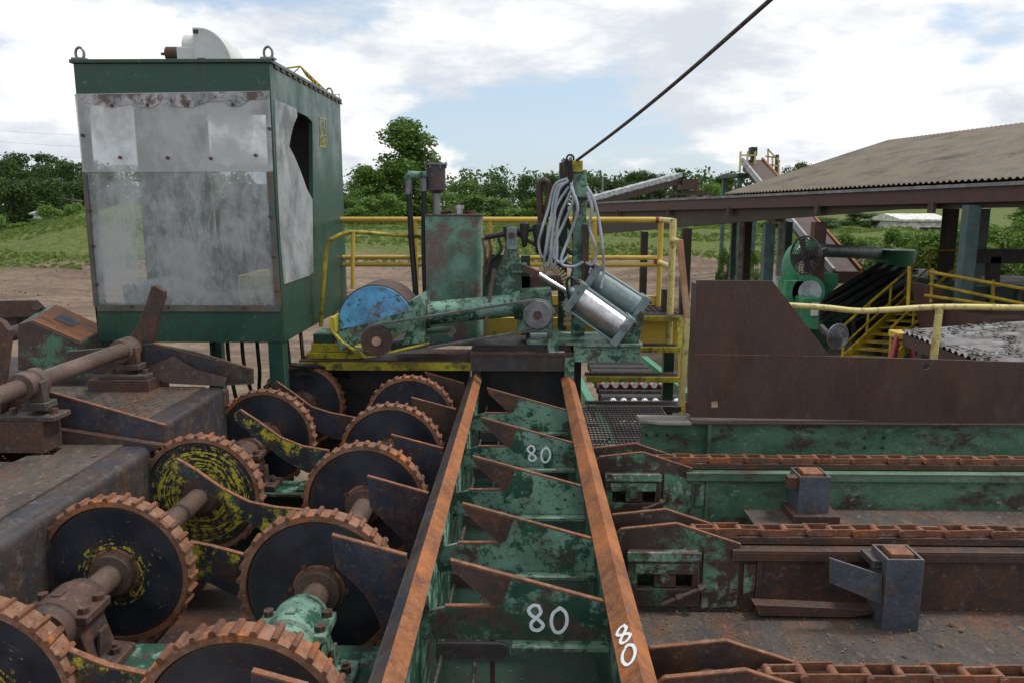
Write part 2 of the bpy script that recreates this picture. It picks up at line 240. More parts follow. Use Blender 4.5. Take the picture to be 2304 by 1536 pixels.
# ---------------------------------------------------------------- geometry
class MB:
    def __init__(s): s.v = []; s.f = []
    def add(s, vs_, fs): b = len(s.v); s.v += [tuple(p) for p in vs_]; s.f += [tuple(i + b for i in f) for f in fs]; return s
    def box(s, x0, x1, y0, y1, z0, z1):
        return s.add([(x, y, z) for z in (z0, z1) for y in (y0, y1) for x in (x0, x1)],
                     [(0, 2, 3, 1), (4, 5, 7, 6), (0, 1, 5, 4), (2, 6, 7, 3), (0, 4, 6, 2), (1, 3, 7, 5)])
    def bar(s, p, q, wid, hei, up=(0, 0, 1)):
        p, q = Vector(p), Vector(q); d = (q - p).normalized(); u = Vector(up)
        if abs(d.dot(u)) > .99: u = Vector((0, 1, 0))
        sx = d.cross(u).normalized(); uz = sx.cross(d).normalized()
        vs_ = [e + sx * (a * wid / 2) + uz * (b * hei / 2) for e in (p, q) for a, b in ((-1, -1), (1, -1), (1, 1), (-1, 1))]
        return s.add(vs_, [(3, 2, 1, 0), (4, 5, 6, 7), (0, 1, 5, 4), (1, 2, 6, 5), (2, 3, 7, 6), (3, 0, 4, 7)])
    def prism(s, loops, a, b, axis='y'):
        """polygon loops [outer, hole...] as 2-D points, extruded a..b along the axis"""
        if not isinstance(loops[0][0], (tuple, list)): loops = [loops]
        def P(p, h): return (p[0], h, p[1]) if axis == 'y' else ((h, p[0], p[1]) if axis == 'x' else (p[0], p[1], h))
        flat = [p for lp in loops for p in lp]; n = len(flat)
        tri = tessellate_polygon([[Vector((p[0], p[1], 0)) for p in lp] for lp in loops])
        fs = []
        for tr in tri:
            p0, p1, p2 = (flat[i] for i in tr)
            if (p1[0] - p0[0]) * (p2[1] - p0[1]) - (p1[1] - p0[1]) * (p2[0] - p0[0]) < 0: tr = tr[::-1]
            tr = tuple(tr); flip = axis != 'y'
            fs.append(tr[::-1] if flip else tr); fs.append(tuple(i + n for i in (tr if flip else tr[::-1])))
        k = 0
        for lp in loops:
            m = len(lp)
            for i in range(m): fs.append((k + i, k + (i + 1) % m, n + k + (i + 1) % m, n + k + i))
            k += m
        s.add([P(p, a) for p in flat] + [P(p, b) for p in flat], fs); s.fix = True; return s
    def cyl(s, p, q, r0, r1=None, n=16, caps=True):
        r1 = r0 if r1 is None else r1; p, q = Vector(p), Vector(q); d = (q - p).normalized()
        u = d.orthogonal().normalized(); v = d.cross(u)
        vs_ = [e + (u * math.cos(2 * math.pi * i / n) + v * math.sin(2 * math.pi * i / n)) * r for e, r in ((p, r0), (q, r1)) for i in range(n)]
        fs = [(i, (i + 1) % n, n + (i + 1) % n, n + i) for i in range(n)]
        if caps: fs += [tuple(range(n - 1, -1, -1)), tuple(range(n, 2 * n))]
        return s.add(vs_, fs)
    def tube(s, pts, r, n=8, caps=True):
        pts = [Vector(p) for p in pts]; rs = r if isinstance(r, (list, tuple)) else [r] * len(pts); vs_ = []; u = None
        for i, p in enumerate(pts):
            d = (pts[min(i + 1, len(pts) - 1)] - pts[max(i - 1, 0)]).normalized()
            u = d.orthogonal().normalized() if u is None else (u - d * u.dot(d)).normalized()
            v = d.cross(u); vs_ += [p + (u * math.cos(2 * math.pi * k / n) + v * math.sin(2 * math.pi * k / n)) * rs[i] for k in range(n)]
        fs = [(i * n + k, i * n + (k + 1) % n, (i + 1) * n + (k + 1) % n, (i + 1) * n + k) for i in range(len(pts) - 1) for k in range(n)]
        if caps: fs += [tuple(range(n - 1, -1, -1)), tuple((len(pts) - 1) * n + k for k in range(n))]
        return s.add(vs_, fs)
    def lathe(s, c, axis, prof, n=24):
        """profile [(distance along axis, radius)] revolved"""
        c, d = Vector(c), Vector(axis).normalized(); u = d.orthogonal().normalized(); v = d.cross(u); m = len(prof)
        vs_ = [c + d * h + (u * math.cos(2 * math.pi * i / n) + v * math.sin(2 * math.pi * i / n)) * r for h, r in prof for i in range(n)]
        fs = [(j * n + i, j * n + (i + 1) % n, (j + 1) * n + (i + 1) % n, (j + 1) * n + i) for j in range(m - 1) for i in range(n)]
        fs += [tuple(range(n - 1, -1, -1)), tuple((m - 1) * n + i for i in range(n))]
        return s.add(vs_, fs)
    def mesh(s, name, mats, origin=(0, 0, 0), smooth=True):
        me = bpy.data.meshes.new(name); ox = Vector(origin)
        me.from_pydata([tuple(Vector(p) - ox) for p in s.v], [], s.f); me.validate()
        if getattr(s, 'fix', False):
            bm = bmesh.new(); bm.from_mesh(me); bmesh.ops.recalc_face_normals(bm, faces=bm.faces); bm.to_mesh(me); bm.free()
        for mt in (mats if isinstance(mats, (list, tuple)) else [mats]): me.materials.append(MATS[mt])
        if smooth:
            me.polygons.foreach_set('use_smooth', [True] * len(me.polygons)); me.set_sharp_from_angle(angle=R(38))
        me.update(); return me
    def build(s, name, mat, parent=None, bev=0.0, smooth=True):
        if parent is None:
            xs, ys, zs = zip(*s.v); org = Vector(((min(xs) + max(xs)) / 2, (min(ys) + max(ys)) / 2, min(zs)))
        else: org = wloc(parent)
        o = bpy.data.objects.new(name, s.mesh(name, mat, org, smooth)); COL.objects.link(o)
        if parent is None: o.location = org
        else: o.parent = parent
        if bev:
            md = o.modifiers.new('bevel', 'BEVEL'); md.width = bev; md.segments = 2; md.limit_method = 'ANGLE'; md.angle_limit = R(40)
        return o
def wloc(o):
    p = Vector((0, 0, 0))
    while o is not None: p += o.location; o = o.parent
    return p
def tag(o, label, cat, group=None, kind=None):
    o['label'] = label; o['category'] = cat
    if group: o['group'] = group
    if kind: o['kind'] = kind
    return o
def thing(name, label, cat, loc=(0, 0, 0), group=None):
    o = bpy.data.objects.new(name, None); COL.objects.link(o); o.location = loc; o.empty_display_size = .1
    return tag(o, label, cat, group)
def structure(o): o['kind'] = 'structure'; return o
def copy_tree(o, parent=None):
    c = o.copy(); COL.objects.link(c)
    if parent is not None: c.parent = parent
    for ch in list(o.children): copy_tree(ch, c)
    return c
def arc(cx, cz, r, a0, a1, n): return [(cx + r * math.cos(R(a0 + (a1 - a0) * i / n)), cz + r * math.sin(R(a0 + (a1 - a0) * i / n))) for i in range(n + 1)]
def smooth_path(pts, n=6):
    """Catmull-Rom through the points"""
    P = [Vector(p) for p in pts]; P = [P[0] * 2 - P[1]] + P + [P[-1] * 2 - P[-2]]; o = []
    for i in range(1, len(P) - 2):
        for k in range(n):
            t = k / n; a, b, c, d = P[i - 1:i + 3]
            o.append(.5 * ((2 * b) + (c - a) * t + (2 * a - 5 * b + 4 * c - d) * t * t + (3 * b - a - 3 * c + d) * t ** 3))
    return o + [P[-2]]
def ribbon(mb, pts, wd, normal):
    """a flat painted stroke lying on a surface"""
    nrm = Vector(normal).normalized(); pts = [Vector(p) for p in pts]
    for k_, (a, b) in enumerate(zip(pts[:-1], pts[1:])):
        d = (b - a)
        if d.length < 1e-6: continue
        sd_ = d.normalized().cross(nrm) * wd / 2; e = d.normalized() * wd * .2; t = nrm * (.0012 + .00005 * (k_ % 60)); a = a + nrm * .0004; b = b + nrm * .0004
        q = [a - e - sd_, a - e + sd_, b + e + sd_, b + e - sd_]
        mb.add([p for p in q] + [p + t for p in q], [(3, 2, 1, 0), (4, 5, 6, 7), (0, 1, 5, 4), (1, 2, 6, 5), (2, 3, 7, 6), (3, 0, 4, 7)])
    return mb
EIGHT = [(.62, .95), (.35, .98), (.12, .80), (.25, .60), (.62, .42), (.85, .2), (.6, .02), (.3, .08), (.25, .3), (.5, .5), (.72, .72), (.62, .95)]
ZERO = [(.5, .95), (.2, .75), (.12, .4), (.3, .06), (.62, .05), (.88, .35), (.85, .75), (.55, .97), (.45, .9)]
# ================================================================ SETTING
def sstep(a, b, x): t = min(1, max(0, (x - a) / (b - a))); return t * t * (3 - 2 * t)
def ground_z(x, y):
    left = sstep(-52, -30, x); z = 2.1 * sstep(38, 60, y) * (.35 + .65 * left) + 1.0 * sstep(60, 160, y)
    z += 2.1 * math.exp(-((x + 26) / 9) ** 2 - ((y - 55) / 12) ** 2)
    if y > 24: z += (.10 * math.sin(x * .55 + y * .2) + .07 * math.sin(x * 1.3 - y * .9) + .05 * math.sin(y * 2.1 + x * .3)) * sstep(24, 34, y)
    return z
def axis_pts(stops):
    o = []
    for a, b, st in stops: o += list(np.arange(a, b, st))
    return o
gx = axis_pts([(-900, -120, 60), (-120, -50, 6), (-50, 45, 1.0), (45, 120, 6), (120, 901, 60)])
gy = axis_pts([(-300, -10, 40), (-10, 24, 4), (24, 75, .8), (75, 160, 6), (160, 1500, 80)])
gv = [(x, y, ground_z(x, y)) for y in gy for x in gx]; nx = len(gx)
gf = [(j * nx + i, j * nx + i + 1, (j + 1) * nx + i + 1, (j + 1) * nx + i) for j in range(len(gy) - 1) for i in range(nx - 1)]
m, t, b = base_mat('ground_dirt'); g = t.nodes.new('ShaderNodeNewGeometry'); vec = g.outputs['Position']
sp = t.nodes.new('ShaderNodeSeparateXYZ'); t.links.new(vec, sp.inputs[0])
d1 = noise(t, vec, .35, 8, .65, .6, stretch=(.35, 1.6, 1)); d2 = noise(t, vec, 3.0, 8, .75); d3 = noise(t, vec, .12, 5, .6, off=(5, 3, 0), stretch=(.6, 1, 1))
dirt = mix(t, mrange(t, d1, .35, .65), (0.145, 0.105, 0.077), (0.27, 0.20, 0.145)); dirt = mix(t, mrange(t, d2, .40, .72, 0, .75), dirt, (0.085, 0.060, 0.046))
gn = noise(t, vec, .22, 9, .7, .5, off=(2, 7, 0), stretch=(.6, 1.3, 1)); gz = mrange(t, sp.outputs[2], .2, 1.5)
ga = t.nodes.new('ShaderNodeMath'); ga.operation = 'MULTIPLY_ADD'; ga.inputs[1].default_value = .36; t.links.new(gz, ga.inputs[0]); t.links.new(gn, ga.inputs[2])
gm = mrange(t, ga.outputs[0], .64, .76)
gcol = mix(t, mrange(t, d2, .35, .65), (0.070, 0.095, 0.024), (0.14, 0.165, 0.05)); col = mix(t, gm, dirt, gcol)
t.links.new(col, b.inputs['Base Color']); b.inputs['Roughness'].default_value = .95; b.inputs['Specular IOR Level'].default_value = .15
bp = t.nodes.new('ShaderNodeBump'); bp.inputs['Strength'].default_value = .7; bp.inputs['Distance'].default_value = .12; t.links.new(d2, bp.inputs['Height']); t.links.new(bp.outputs[0], b.inputs['Normal'])
mb = MB(); mb.v = gv; mb.f = gf; go = mb.build('ground', 'ground_dirt'); structure(go)
def scatter(name, n, region, size, mat, lab, cat, blade):
    rs = random.Random(5 + n); V = []; Fc = []
    while len(Fc) < n * (2 if blade else 4):
        x, y = rs.uniform(region[0], region[1]), rs.uniform(region[2], region[3]); z = ground_z(x, y)
        if blade and (z < .55 or math.sin(x * .35 + 1.3) + math.sin(y * .9 + x * .2) < -.5): continue
        if abs(x) < 9 and y < 26: continue
        k = len(V); s = size * rs.uniform(.5, 1.6); a = rs.uniform(0, 6.28); c, d = math.cos(a) * s, math.sin(a) * s
        if blade:
            h = s * rs.uniform(.8, 1.7); V += [(x - c, y - d, z - .03), (x + c, y + d, z - .03), (x + c * 1.4 + rs.uniform(-s, s) * .4, y + d, z + h * .8), (x - c * .8, y - d * .8, z + h)]
            Fc += [(k, k + 1, k + 2), (k, k + 2, k + 3)]
        else:
            V += [(x - c, y - d, z - .02), (x + c, y + d, z - .02), (x - d * .5, y + c * .5, z - .02), (x + d * .2, y, z + s * .7)]; Fc += [(k, k + 1, k + 3), (k + 1, k + 2, k + 3), (k + 2, k, k + 3), (k, k + 2, k + 1)]
    mb = MB(); mb.v = V; mb.f = Fc; o = mb.build(name, mat, smooth=False); tag(o, lab, cat, kind='stuff')
scatter('grass', 34000, (-48, 40, 40, 80), .085, 'grass_blade', 'short green grass and weeds on the raised field behind the yard', 'grass', True)
scatter('bark_debris', 2400, (-45, 40, 24, 52), .05, 'bark', 'scattered bark and dirt clods on the yard', 'debris', False)
# ---------------------------------------------------------------- trees
def crown_mesh(name, blobs, n, size, mat, seed):
    rng = np.random.default_rng(seed); B = np.array(blobs, float); wt = (B[:, 3] * B[:, 4] * B[:, 5]) ** .67; wt /= wt.sum()
    idx = rng.choice(len(B), n, p=wt); d = rng.normal(size=(n, 3)); d /= np.linalg.norm(d, axis=1)[:, None]
    rad = rng.uniform(.25, 1.0, n) ** .45 * (1 + .18 * rng.normal(size=n)); c = B[idx, :3] + d * B[idx, 3:] * rad[:, None]
    a = rng.normal(size=(n, 3)); a /= np.linalg.norm(a, axis=1)[:, None]; nn = d + .9 * rng.normal(size=(n, 3)); nn[:, 2] += .5
    u = np.cross(a, nn); u /= np.linalg.norm(u, axis=1)[:, None] + 1e-9; v = np.cross(nn, u); v /= np.linalg.norm(v, axis=1)[:, None] + 1e-9
    s = size * rng.uniform(.55, 1.5, (n, 1)); V = np.stack([c - u * s, c - v * s * .55, c + u * s, c + v * s * .55], 1).reshape(-1, 3)
    me = bpy.data.meshes.new(name); me.vertices.add(4 * n); me.vertices.foreach_set('co', V.ravel()); me.loops.add(4 * n); me.loops.foreach_set('vertex_index', np.arange(4 * n, dtype=np.int32))
    me.polygons.add(n); me.polygons.foreach_set('loop_start', np.arange(0, 4 * n, 4, dtype=np.int32)); me.update(calc_edges=True); me.materials.append(MATS[mat]); return me
def trunk_mesh(h, r, limbs, seed):
    rs = random.Random(seed); mb = MB(); mb.tube([(0, 0, -.6), (.03 * h * rs.uniform(-1, 1), 0, h * .35), (.04 * h * rs.uniform(-1, 1), .03 * h, h * .7), (0, 0, h * .95)], [r, r * .8, r * .5, r * .12], 8)
    for k in range(limbs):
        z0 = h * rs.uniform(.25, .7); a = rs.uniform(0, 6.28); l = h * rs.uniform(.18, .32)
        mb.tube([(0, 0, z0), (math.cos(a) * l * .5, math.sin(a) * l * .5, z0 + l * .45), (math.cos(a) * l, math.sin(a) * l, z0 + l * .75)], [r * .45, r * .28, r * .08], 6)
    return mb.mesh('trunk', 'bark')
def blobs_for(kind, seed):
    rs = random.Random(seed); o = []
    if kind == 'tall':     # unit tree: height 1, stacked clumps narrowing to the top
        for k in range(70):
            z = rs.uniform(.08, .93) if k > 8 else .2 + .08 * k; w_ = .36 * (1 - .78 * max(0, z - .3) / .7) * (0.85 if z < .2 else 1); a = rs.uniform(0, 6.28); rr = w_ * rs.uniform(.1, 1.0); s = rs.uniform(.05, .095)
            o.append((math.cos(a) * rr, math.sin(a) * rr, z, s * 1.15, s * 1.15, s * .85))
        o.append((.02, 0, .93, .06, .06, .07))
    elif kind == 'round':
        for k in range(34):
            a = rs.uniform(0, 6.28); el = rs.uniform(-1.35, 1.2); rr = .36 * math.cos(el) * rs.uniform(.5, 1); s = rs.uniform(.09, .15)
            o.append((math.cos(a) * rr, math.sin(a) * rr, .53 + .38 * math.sin(el), s * 1.2, s * 1.2, s))
    elif kind == 'bush':
        for k in range(18):
            a = rs.uniform(0, 6.28); z = rs.uniform(.1, .85); rr = .48 * math.sqrt(max(.05, 1 - (z - .3) ** 2 * 2)) * rs.uniform(.2, 1); s = rs.uniform(.12, .2)
            o.append((math.cos(a) * rr, math.sin(a) * rr, z, s, s, s * .85))
    else:                  # pine: open crown high on the trunk
        for k in range(24):
            a = rs.uniform(0, 6.28); z = rs.uniform(.25, .95); rr = .24 * rs.uniform(.2, 1) * (1.1 - abs(z - .7)); s = rs.uniform(.06, .11)
            o.append((math.cos(a) * rr, math.sin(a) * rr, z, s * 1.4, s * 1.4, s * .7))
    return o
VAR = {}
for kind, n, sz in (('tall', 15000, .0145), ('round', 8000, .020), ('bush', 5000, .026), ('pine', 5000, .019)):
    for j in range(2): VAR[kind, j] = blobs_for(kind, 11 * j + len(kind)), n, sz
CM = {}
def tree(px, top, Y, hw, kind, j, mat, name, lab, group, cat='tree'):
    """px = crown centre, top = crown top in pixels, hw = half width in pixels at distance Y"""
    X = A(px, 500, Y).x; z0 = ground_z(X, Y); h = max(1.2, A(px, top, Y).z - z0); wd = hw / F * Y
    key = (kind, j, mat)
    if key not in CM:
        bl_, n, sz = VAR[kind, j]; CM[key] = (crown_mesh('crown', bl_, n, sz, mat, len(CM) + 3), trunk_mesh(.9 if kind != 'bush' else .6, .02, 7, len(CM)))
    cr_, tr_ = CM[key]; nat = {'tall': .36, 'round': .46, 'bush': .50, 'pine': .34}[kind]
    t = thing(name, lab, cat, (X, Y, z0), group); sx = wd / nat
    for nm, me in (('crown', cr_), ('trunk', tr_)):
        o = bpy.data.objects.new(nm, me); COL.objects.link(o); o.parent = t; o.scale = (sx, sx, h) if nm == 'crown' else (h * .8, h * .8, h); o.rotation_euler = (0, 0, random.uniform(0, 6.28))
    return t
tree(915, 262, 80, 122, 'tall', 0, 'leaf_mid', 'broadleaf_tree', 'tallest tree, rising behind the hydraulic tank', None)
GM = 'trees behind the yard in the middle'
for k, (px, top, Y, hw, kd, mt, lab) in enumerate(((832, 372, 76, 58, 'tall', 'leaf_mid', 'leafy tree just left of the tallest tree'), (780, 440, 72, 40, 'bush', 'leaf_mid', 'rounded bush beside the cab, below the tallest tree'), (850, 425, 70, 62, 'bush', 'leaf_mid', 'wide bush at the foot of the tallest tree'), (765, 402, 110, 40, 'round', 'leaf_dark', 'dark tree half hidden behind the cab edge'),
    (985, 428, 82, 60, 'round', 'leaf_mid', 'tree directly behind the filter canister'), (1045, 402, 92, 60, 'round', 'leaf_mid', 'bright tree right of the filter canister'), (1110, 412, 98, 60, 'round', 'leaf_dark', 'dark tree above the tank breather cap'), (1095, 440, 85, 70, 'bush', 'leaf_mid', 'wide bush right of the tank'),
    (1160, 440, 90, 60, 'bush', 'leaf_dark', 'dark bush between tank and mast'), (1195, 390, 105, 48, 'round', 'leaf_dark', 'round topped dark tree left of the mast'), (1235, 392, 108, 40, 'round', 'leaf_dark', 'second round topped dark tree, nearest the mast'), (1215, 440, 88, 50, 'bush', 'leaf_light', 'light green bush behind the brown vent pipe'))):
    tree(px, top, Y, hw, kd, k % 2, mt, 'broadleaf_tree' if kd != 'bush' else 'bush', lab, GM, 'tree' if kd != 'bush' else 'bush')
GL = 'dark wood left of the cab'
for k, (px, top, Y, hw, kd, mt, lab) in enumerate(((-30, 352, 96, 60, 'round', 'leaf_dark', 'dark tree cut by the left edge of the picture'), (35, 350, 104, 55, 'round', 'leaf_dark', 'dark tree second from the left edge'), (85, 342, 110, 60, 'pine', 'leaf_dark', 'open topped dark tree, highest in the left wood'), (140, 350, 100, 55, 'round', 'leaf_dark', 'dark round tree left of the cab edge'),
    (185, 362, 98, 50, 'pine', 'leaf_dark', 'dark open tree touching the cab edge'), (235, 370, 95, 55, 'round', 'leaf_dark', 'dark tree mostly hidden by the cab'), (30, 400, 88, 70, 'round', 'leaf_dark', 'low dark tree at the left edge'), (110, 395, 90, 70, 'round', 'leaf_dark', 'broad dark tree in the middle of the left wood'), (185, 405, 86, 60, 'round', 'leaf_dark', 'lower dark tree beside the cab edge'),
    (40, 500, 70, 34, 'bush', 'leaf_light', 'light green sapling at the left edge'), (0, 470, 72, 30, 'bush', 'leaf_light', 'light green bush cut by the left edge'), (118, 462, 76, 36, 'bush', 'leaf_light', 'light green bush beside the small white shed'), (165, 445, 80, 46, 'bush', 'leaf_mid', 'green bush above the grassy mound'), (75, 492, 68, 34, 'bush', 'leaf_mid', 'low bush at the top left of the mound'))):
    tree(px, top, Y, hw, kd, k % 2, mt, 'broadleaf_tree' if kd != 'bush' else 'bush', lab, GL, 'tree' if kd != 'bush' else 'bush')
GR = 'trees beyond the shed'
for k, (px, top, Y, hw, kd, mt, lab) in enumerate(((1345, 398, 150, 46, 'round', 'leaf_dark', 'dark tree right behind the mast top'), (1395, 402, 150, 45, 'round', 'leaf_dark', 'dark tree above the low end of the far conveyor'), (1432, 384, 160, 40, 'round', 'leaf_dark', 'round crowned tree over the far conveyor, left of the pair'), (1475, 386, 160, 36, 'round', 'leaf_dark', 'round crowned tree over the far conveyor, right of the pair'), (1525, 378, 140, 26, 'tall', 'leaf_dark', 'slim tree at the top of the far conveyor'),
    (1590, 408, 110, 42, 'round', 'leaf_light', 'light green tree between far conveyor and tower'), (1625, 390, 120, 34, 'round', 'leaf_dark', 'dark tree just left of the conveyor tower'), (1790, 360, 120, 42, 'round', 'leaf_dark', 'dark spreading tree right of the conveyor tower'), (1640, 520, 34, 22, 'bush', 'leaf_mid', 'green shrub at the foot of the lattice tower'), (1700, 560, 36, 24, 'bush', 'leaf_light', 'small shrub inside the lattice tower legs'),
    (2085, 497, 41, 70, 'bush', 'leaf_light', 'light green willow bush under the shed roof at right'), (2020, 512, 43, 50, 'bush', 'leaf_mid', 'low green bush right above the cyclone drum, before the cream building'), (2130, 505, 40, 45, 'bush', 'leaf_mid', 'darker bush between two light green bushes at right'), (2170, 478, 39, 75, 'bush', 'leaf_light', 'tall light green bush between the shed posts'), (2262, 458, 37, 85, 'bush', 'leaf_light', 'largest light green bush at the right edge'), (2330, 452, 60, 60, 'round', 'leaf_mid', 'tree cut by the right edge of the picture'), (1965, 520, 42, 55, 'bush', 'leaf_mid', 'bush above the green cyclone'), (1885, 525, 44, 50, 'bush', 'leaf_mid', 'bush left of the green cyclone'), (1580, 665, 16, 20, 'bush', 'leaf_mid', 'weedy shrub beside the copper hand post'), (1760, 488, 60, 55, 'bush', 'leaf_dark', 'dark bush seen between the shed posts left of the black fan'), (1850, 490, 62, 55, 'bush', 'leaf_dark', 'dark bush above the blower duct, beside the brown post'), (1930, 486, 66, 55, 'bush', 'leaf_dark', 'dark bush behind the cyclone, left of the cream building'), (1420, 500, 75, 50, 'bush', 'leaf_mid', 'low bush under the left end of the shed beam'))):
    tree(px, top, Y, hw, kd, k % 2, mt, 'broadleaf_tree' if kd != 'bush' else 'bush', lab, GR, 'tree' if kd != 'bush' else 'bush')
rs = random.Random(3); bl_ = []
for k in range(150):
    x = -150 + 300 * k / 149 + rs.uniform(-2, 2); y = 165 + rs.uniform(-8, 25) + (abs(x) * .05); h = rs.uniform(6.5, 9.5) + (2.5 if x < -60 else 0); z0 = ground_z(x, y)
    for q in range(4): bl_.append((x + rs.uniform(-2, 2), y + rs.uniform(-2, 2), z0 + h * (.25 + .2 * q), 2.4, 2.0, h * .17))
me = crown_mesh('far_wood', bl_, 30000, .42, 'leaf_dark', 77); o = bpy.data.objects.new('far_wood', me); COL.objects.link(o); tag(o, 'distant dark tree line along the horizon', 'wood', kind='stuff')
mb = MB()
for k in range(5): mb.tube([(-110, 119 + k * .4, 17.6 - k * 1.7), (-90, 118, 15.6 - k * 1.6), (-70, 116, 14.2 - k * 1.6), (-52, 115, 13.4 - k * 1.6)], .013, 4) if k < 4 else None
tag(mb.build('power_lines', 'black_iron'), 'faint power lines crossing the sky left of the cab', 'power line', kind='stuff')
for k, (px, top, Y, lab) in enumerate(((163, 436, 84, 'pale utility pole with crossarm in the wood beside the cab'), (1356, 398, 95, 'bare pole right of the mast'))):
    p = A(px, top, Y); z0 = ground_z(p.x, Y); t = thing('utility_pole', lab, 'pole', (p.x, Y, z0)); mb = MB(); mb.cyl((p.x, Y, z0 - .3), (p.x, Y, p.z), .14, .10, 8); mb.build('pole', 'wood_grey', t)
    if k == 0: mb = MB(); mb.bar((p.x - 1.1, Y - .15, p.z - .5), (p.x + 1.1, Y - .15, p.z - .8), .12, .12); mb.build('crossarm', 'wood_grey', t)
def hut(name, lab, px0, px1, top, Y, dep, wmat, rmat, wins):
    a, b = A(px0, top, Y), A(px1, top, Y); z0 = ground_z((a.x + b.x) / 2, Y); t = thing(name, lab, 'building', ((a.x + b.x) / 2, Y, z0))
    mb = MB(); mb.box(a.x, b.x, Y, Y + dep, z0 - .5, a.z - .25); mb.build('wall', wmat, t)
    mb = MB(); mb.prism([(Y - .3, a.z - .249), (Y + dep + .3, a.z - .249), (Y + dep + .3, a.z - .1), (Y + dep / 2, a.z + .3), (Y - .3, a.z - .1)], a.x - .3, b.x + .3, 'x'); mb.build('roof', rmat, t)
    for u in wins:
        x = a.x + (b.x - a.x) * u; mb = MB(); mb.box(x - .5, x + .5, Y - .03, Y - .002, a.z - 1.5, a.z - .7); mb.build('window', 'black_iron', t)
hut('white_shed', 'small white shed among the bushes left of the cab', 74, 100, 478, 82, 4, 'white_paint', 'grey_panel', (.6,))
hut('cream_building', 'cream flat building behind the bushes, under the shed roof', 2032, 2130, 491, 60, 5, 'cream', 'cream', (.55, .8))
# lattice crane behind the cab
lc = thing('lattice_crane', 'thin yellow lattice crane boom peeping over the cab roof', 'crane', (-19, 60, ground_z(-19, 60)))
mb = MB(); Yc = 60; ap = A(676, 150, Yc); L0 = [A(655, 170, Yc), A(690, 172, Yc + 2)]; R0 = [A(752, 222, Yc), A(744, 200, Yc + 2)]
for q in L0: mb.bar(q, ap, .07, .07)
mb.bar(A(600, 160, Yc), ap, .1, .1); prev = None
for k in range(9):
    u = k / 8; pA, pB = ap.lerp(R0[0], u), L0[1].lerp(R0[0] + Vector((0, 0, -.25)), u)
    if prev: mb.bar(prev[0], pA, .08, .08); mb.bar(prev[1], pB, .08, .08); mb.bar(prev[0], pB, .045, .045)
    mb.bar(pA, pB, .045, .045); prev = (pA, pB)
mb.build('boom', 'yellow_dark', lc)
c = A(757, 232, Yc); mb = MB(); mb.box(c.x - .35, c.x + .35, Yc - .3, Yc + .5, c.z - .06, c.z)
for dx_ in (-.3, 0, .3): mb.bar((c.x + dx_, Yc - .3, c.z), (c.x + dx_, Yc - .3, c.z + .55), .05, .05)
for dz in (.28, .55): mb.bar((c.x - .35, Yc - .3, c.z + dz), (c.x + .35, Yc - .3, c.z + dz), .05, .05)
mb.build('boom_platform', 'yellow_dark', lc)
mb = MB(); mb.bar((c.x - 1.0, Yc + 1, ground_z(c.x, Yc) - .5), (c.x - 1.0, Yc + 1, ap.z - 3), .3, .3); mb.build('mast', 'yellow_dark', lc)
# ---------------------------------------------------------------- open shed
eL, eR = A(1338, 456, 30.0), A(2304, 408, 13.0); ed = (eR - eL); 
def E(t_, dz=0): return eL + ed * t_ + Vector((0, 0, dz))       # along the eave; 1.0 is the picture's right edge
vd = Vector((-ed.y, ed.x, 0)).normalized()
sh = thing('open_shed', 'large open sided shed with tan corrugated roof and dark tapered beam', 'shed', (6, 20, 0))
def along(t0, t1, z0a, z0b, z1a, z1b, d0, d1, nm, mt, par=sh):
    mb = MB(); P0, P1 = E(t0), E(t1); q = []
    for P_, za, zb in ((P0, z0a, z1a), (P1, z0b, z1b)):
        for d in (d0, d1): q += [P_ + vd * d + Vector((0, 0, za)), P_ + vd * d + Vector((0, 0, zb))]
    mb.add(q, [(0, 1, 3, 2), (4, 6, 7, 5), (0, 4, 5, 1), (2, 3, 7, 6), (1, 5, 7, 3), (0, 2, 6, 4)]); mb.fix = True; return mb.build(nm, mt, par)
along(-.0, 1.45, -.06, -.06, 0, 0, -.12, .02, 'gutter', 'alu_grey')
along(-.0, 1.45, -.36, -.30, -.061, -.061, -.06, .0, 'fascia', 'fascia')
along(-.0, .84, -1.18, -.42, -.361, -.32, .10, .28, 'tapered_beam', 'dark_beam')
along(.84, 1.45, -.42, -.40, -.301, -.301, .10, .28, 'outer_beam', 'dark_beam')
along(-.0, 1.45, -.06, -.06, -.03, -.03, .03, 9.2, 'soffit_deck', 'dark_beam')
t0 = .515; rise, run = 1.50, 5.0; nS = 14; te = 1.45
for k in range(nS):
    ta, tb = t0 + (te - t0) * k / nS, t0 + (te - t0) * (k + 1) / nS; mb = MB(); n = 36; V = []
    for i in range(n + 1):
        tt = ta + (tb - ta) * i / n; wv = .034 * (1 if i % 4 in (1, 2) else 0)
        V += [E(tt, .03 + wv + .001 * k) - vd * .15, E(tt, .03 + rise + wv + .001 * k) + vd * run]
    mb.add(V, [(2 * i, 2 * i + 2, 2 * i + 3, 2 * i + 1) for i in range(n)]); mb.build('roof_sheet', 'roof_tan', sh, smooth=False)
mb = MB(); mb.add([E(t0, rise) + vd * run, E(te, rise) + vd * run, E(te, 0) + vd * (2 * run), E(t0, 0) + vd * (2 * run)], [(0, 1, 2, 3)]); mb.build('rear_roof_slope', 'roof_tan', sh)
mb = MB(); mb.add([E(t0, 0), E(t0, rise) + vd * run, E(t0, 0) + vd * 2 * run], [(0, 1, 2)]); mb.build('gable_end', 'fascia', sh)
def post(px, Y, wpx, top, mt, lab=None, bottom=0):
    p = A(px, top, Y); w_ = wpx / F * Y / 2; mb = MB(); mb.box(p.x - w_, p.x + w_, Y - w_, Y + w_, bottom, p.z); o = mb.build('post', mt, sh); return o
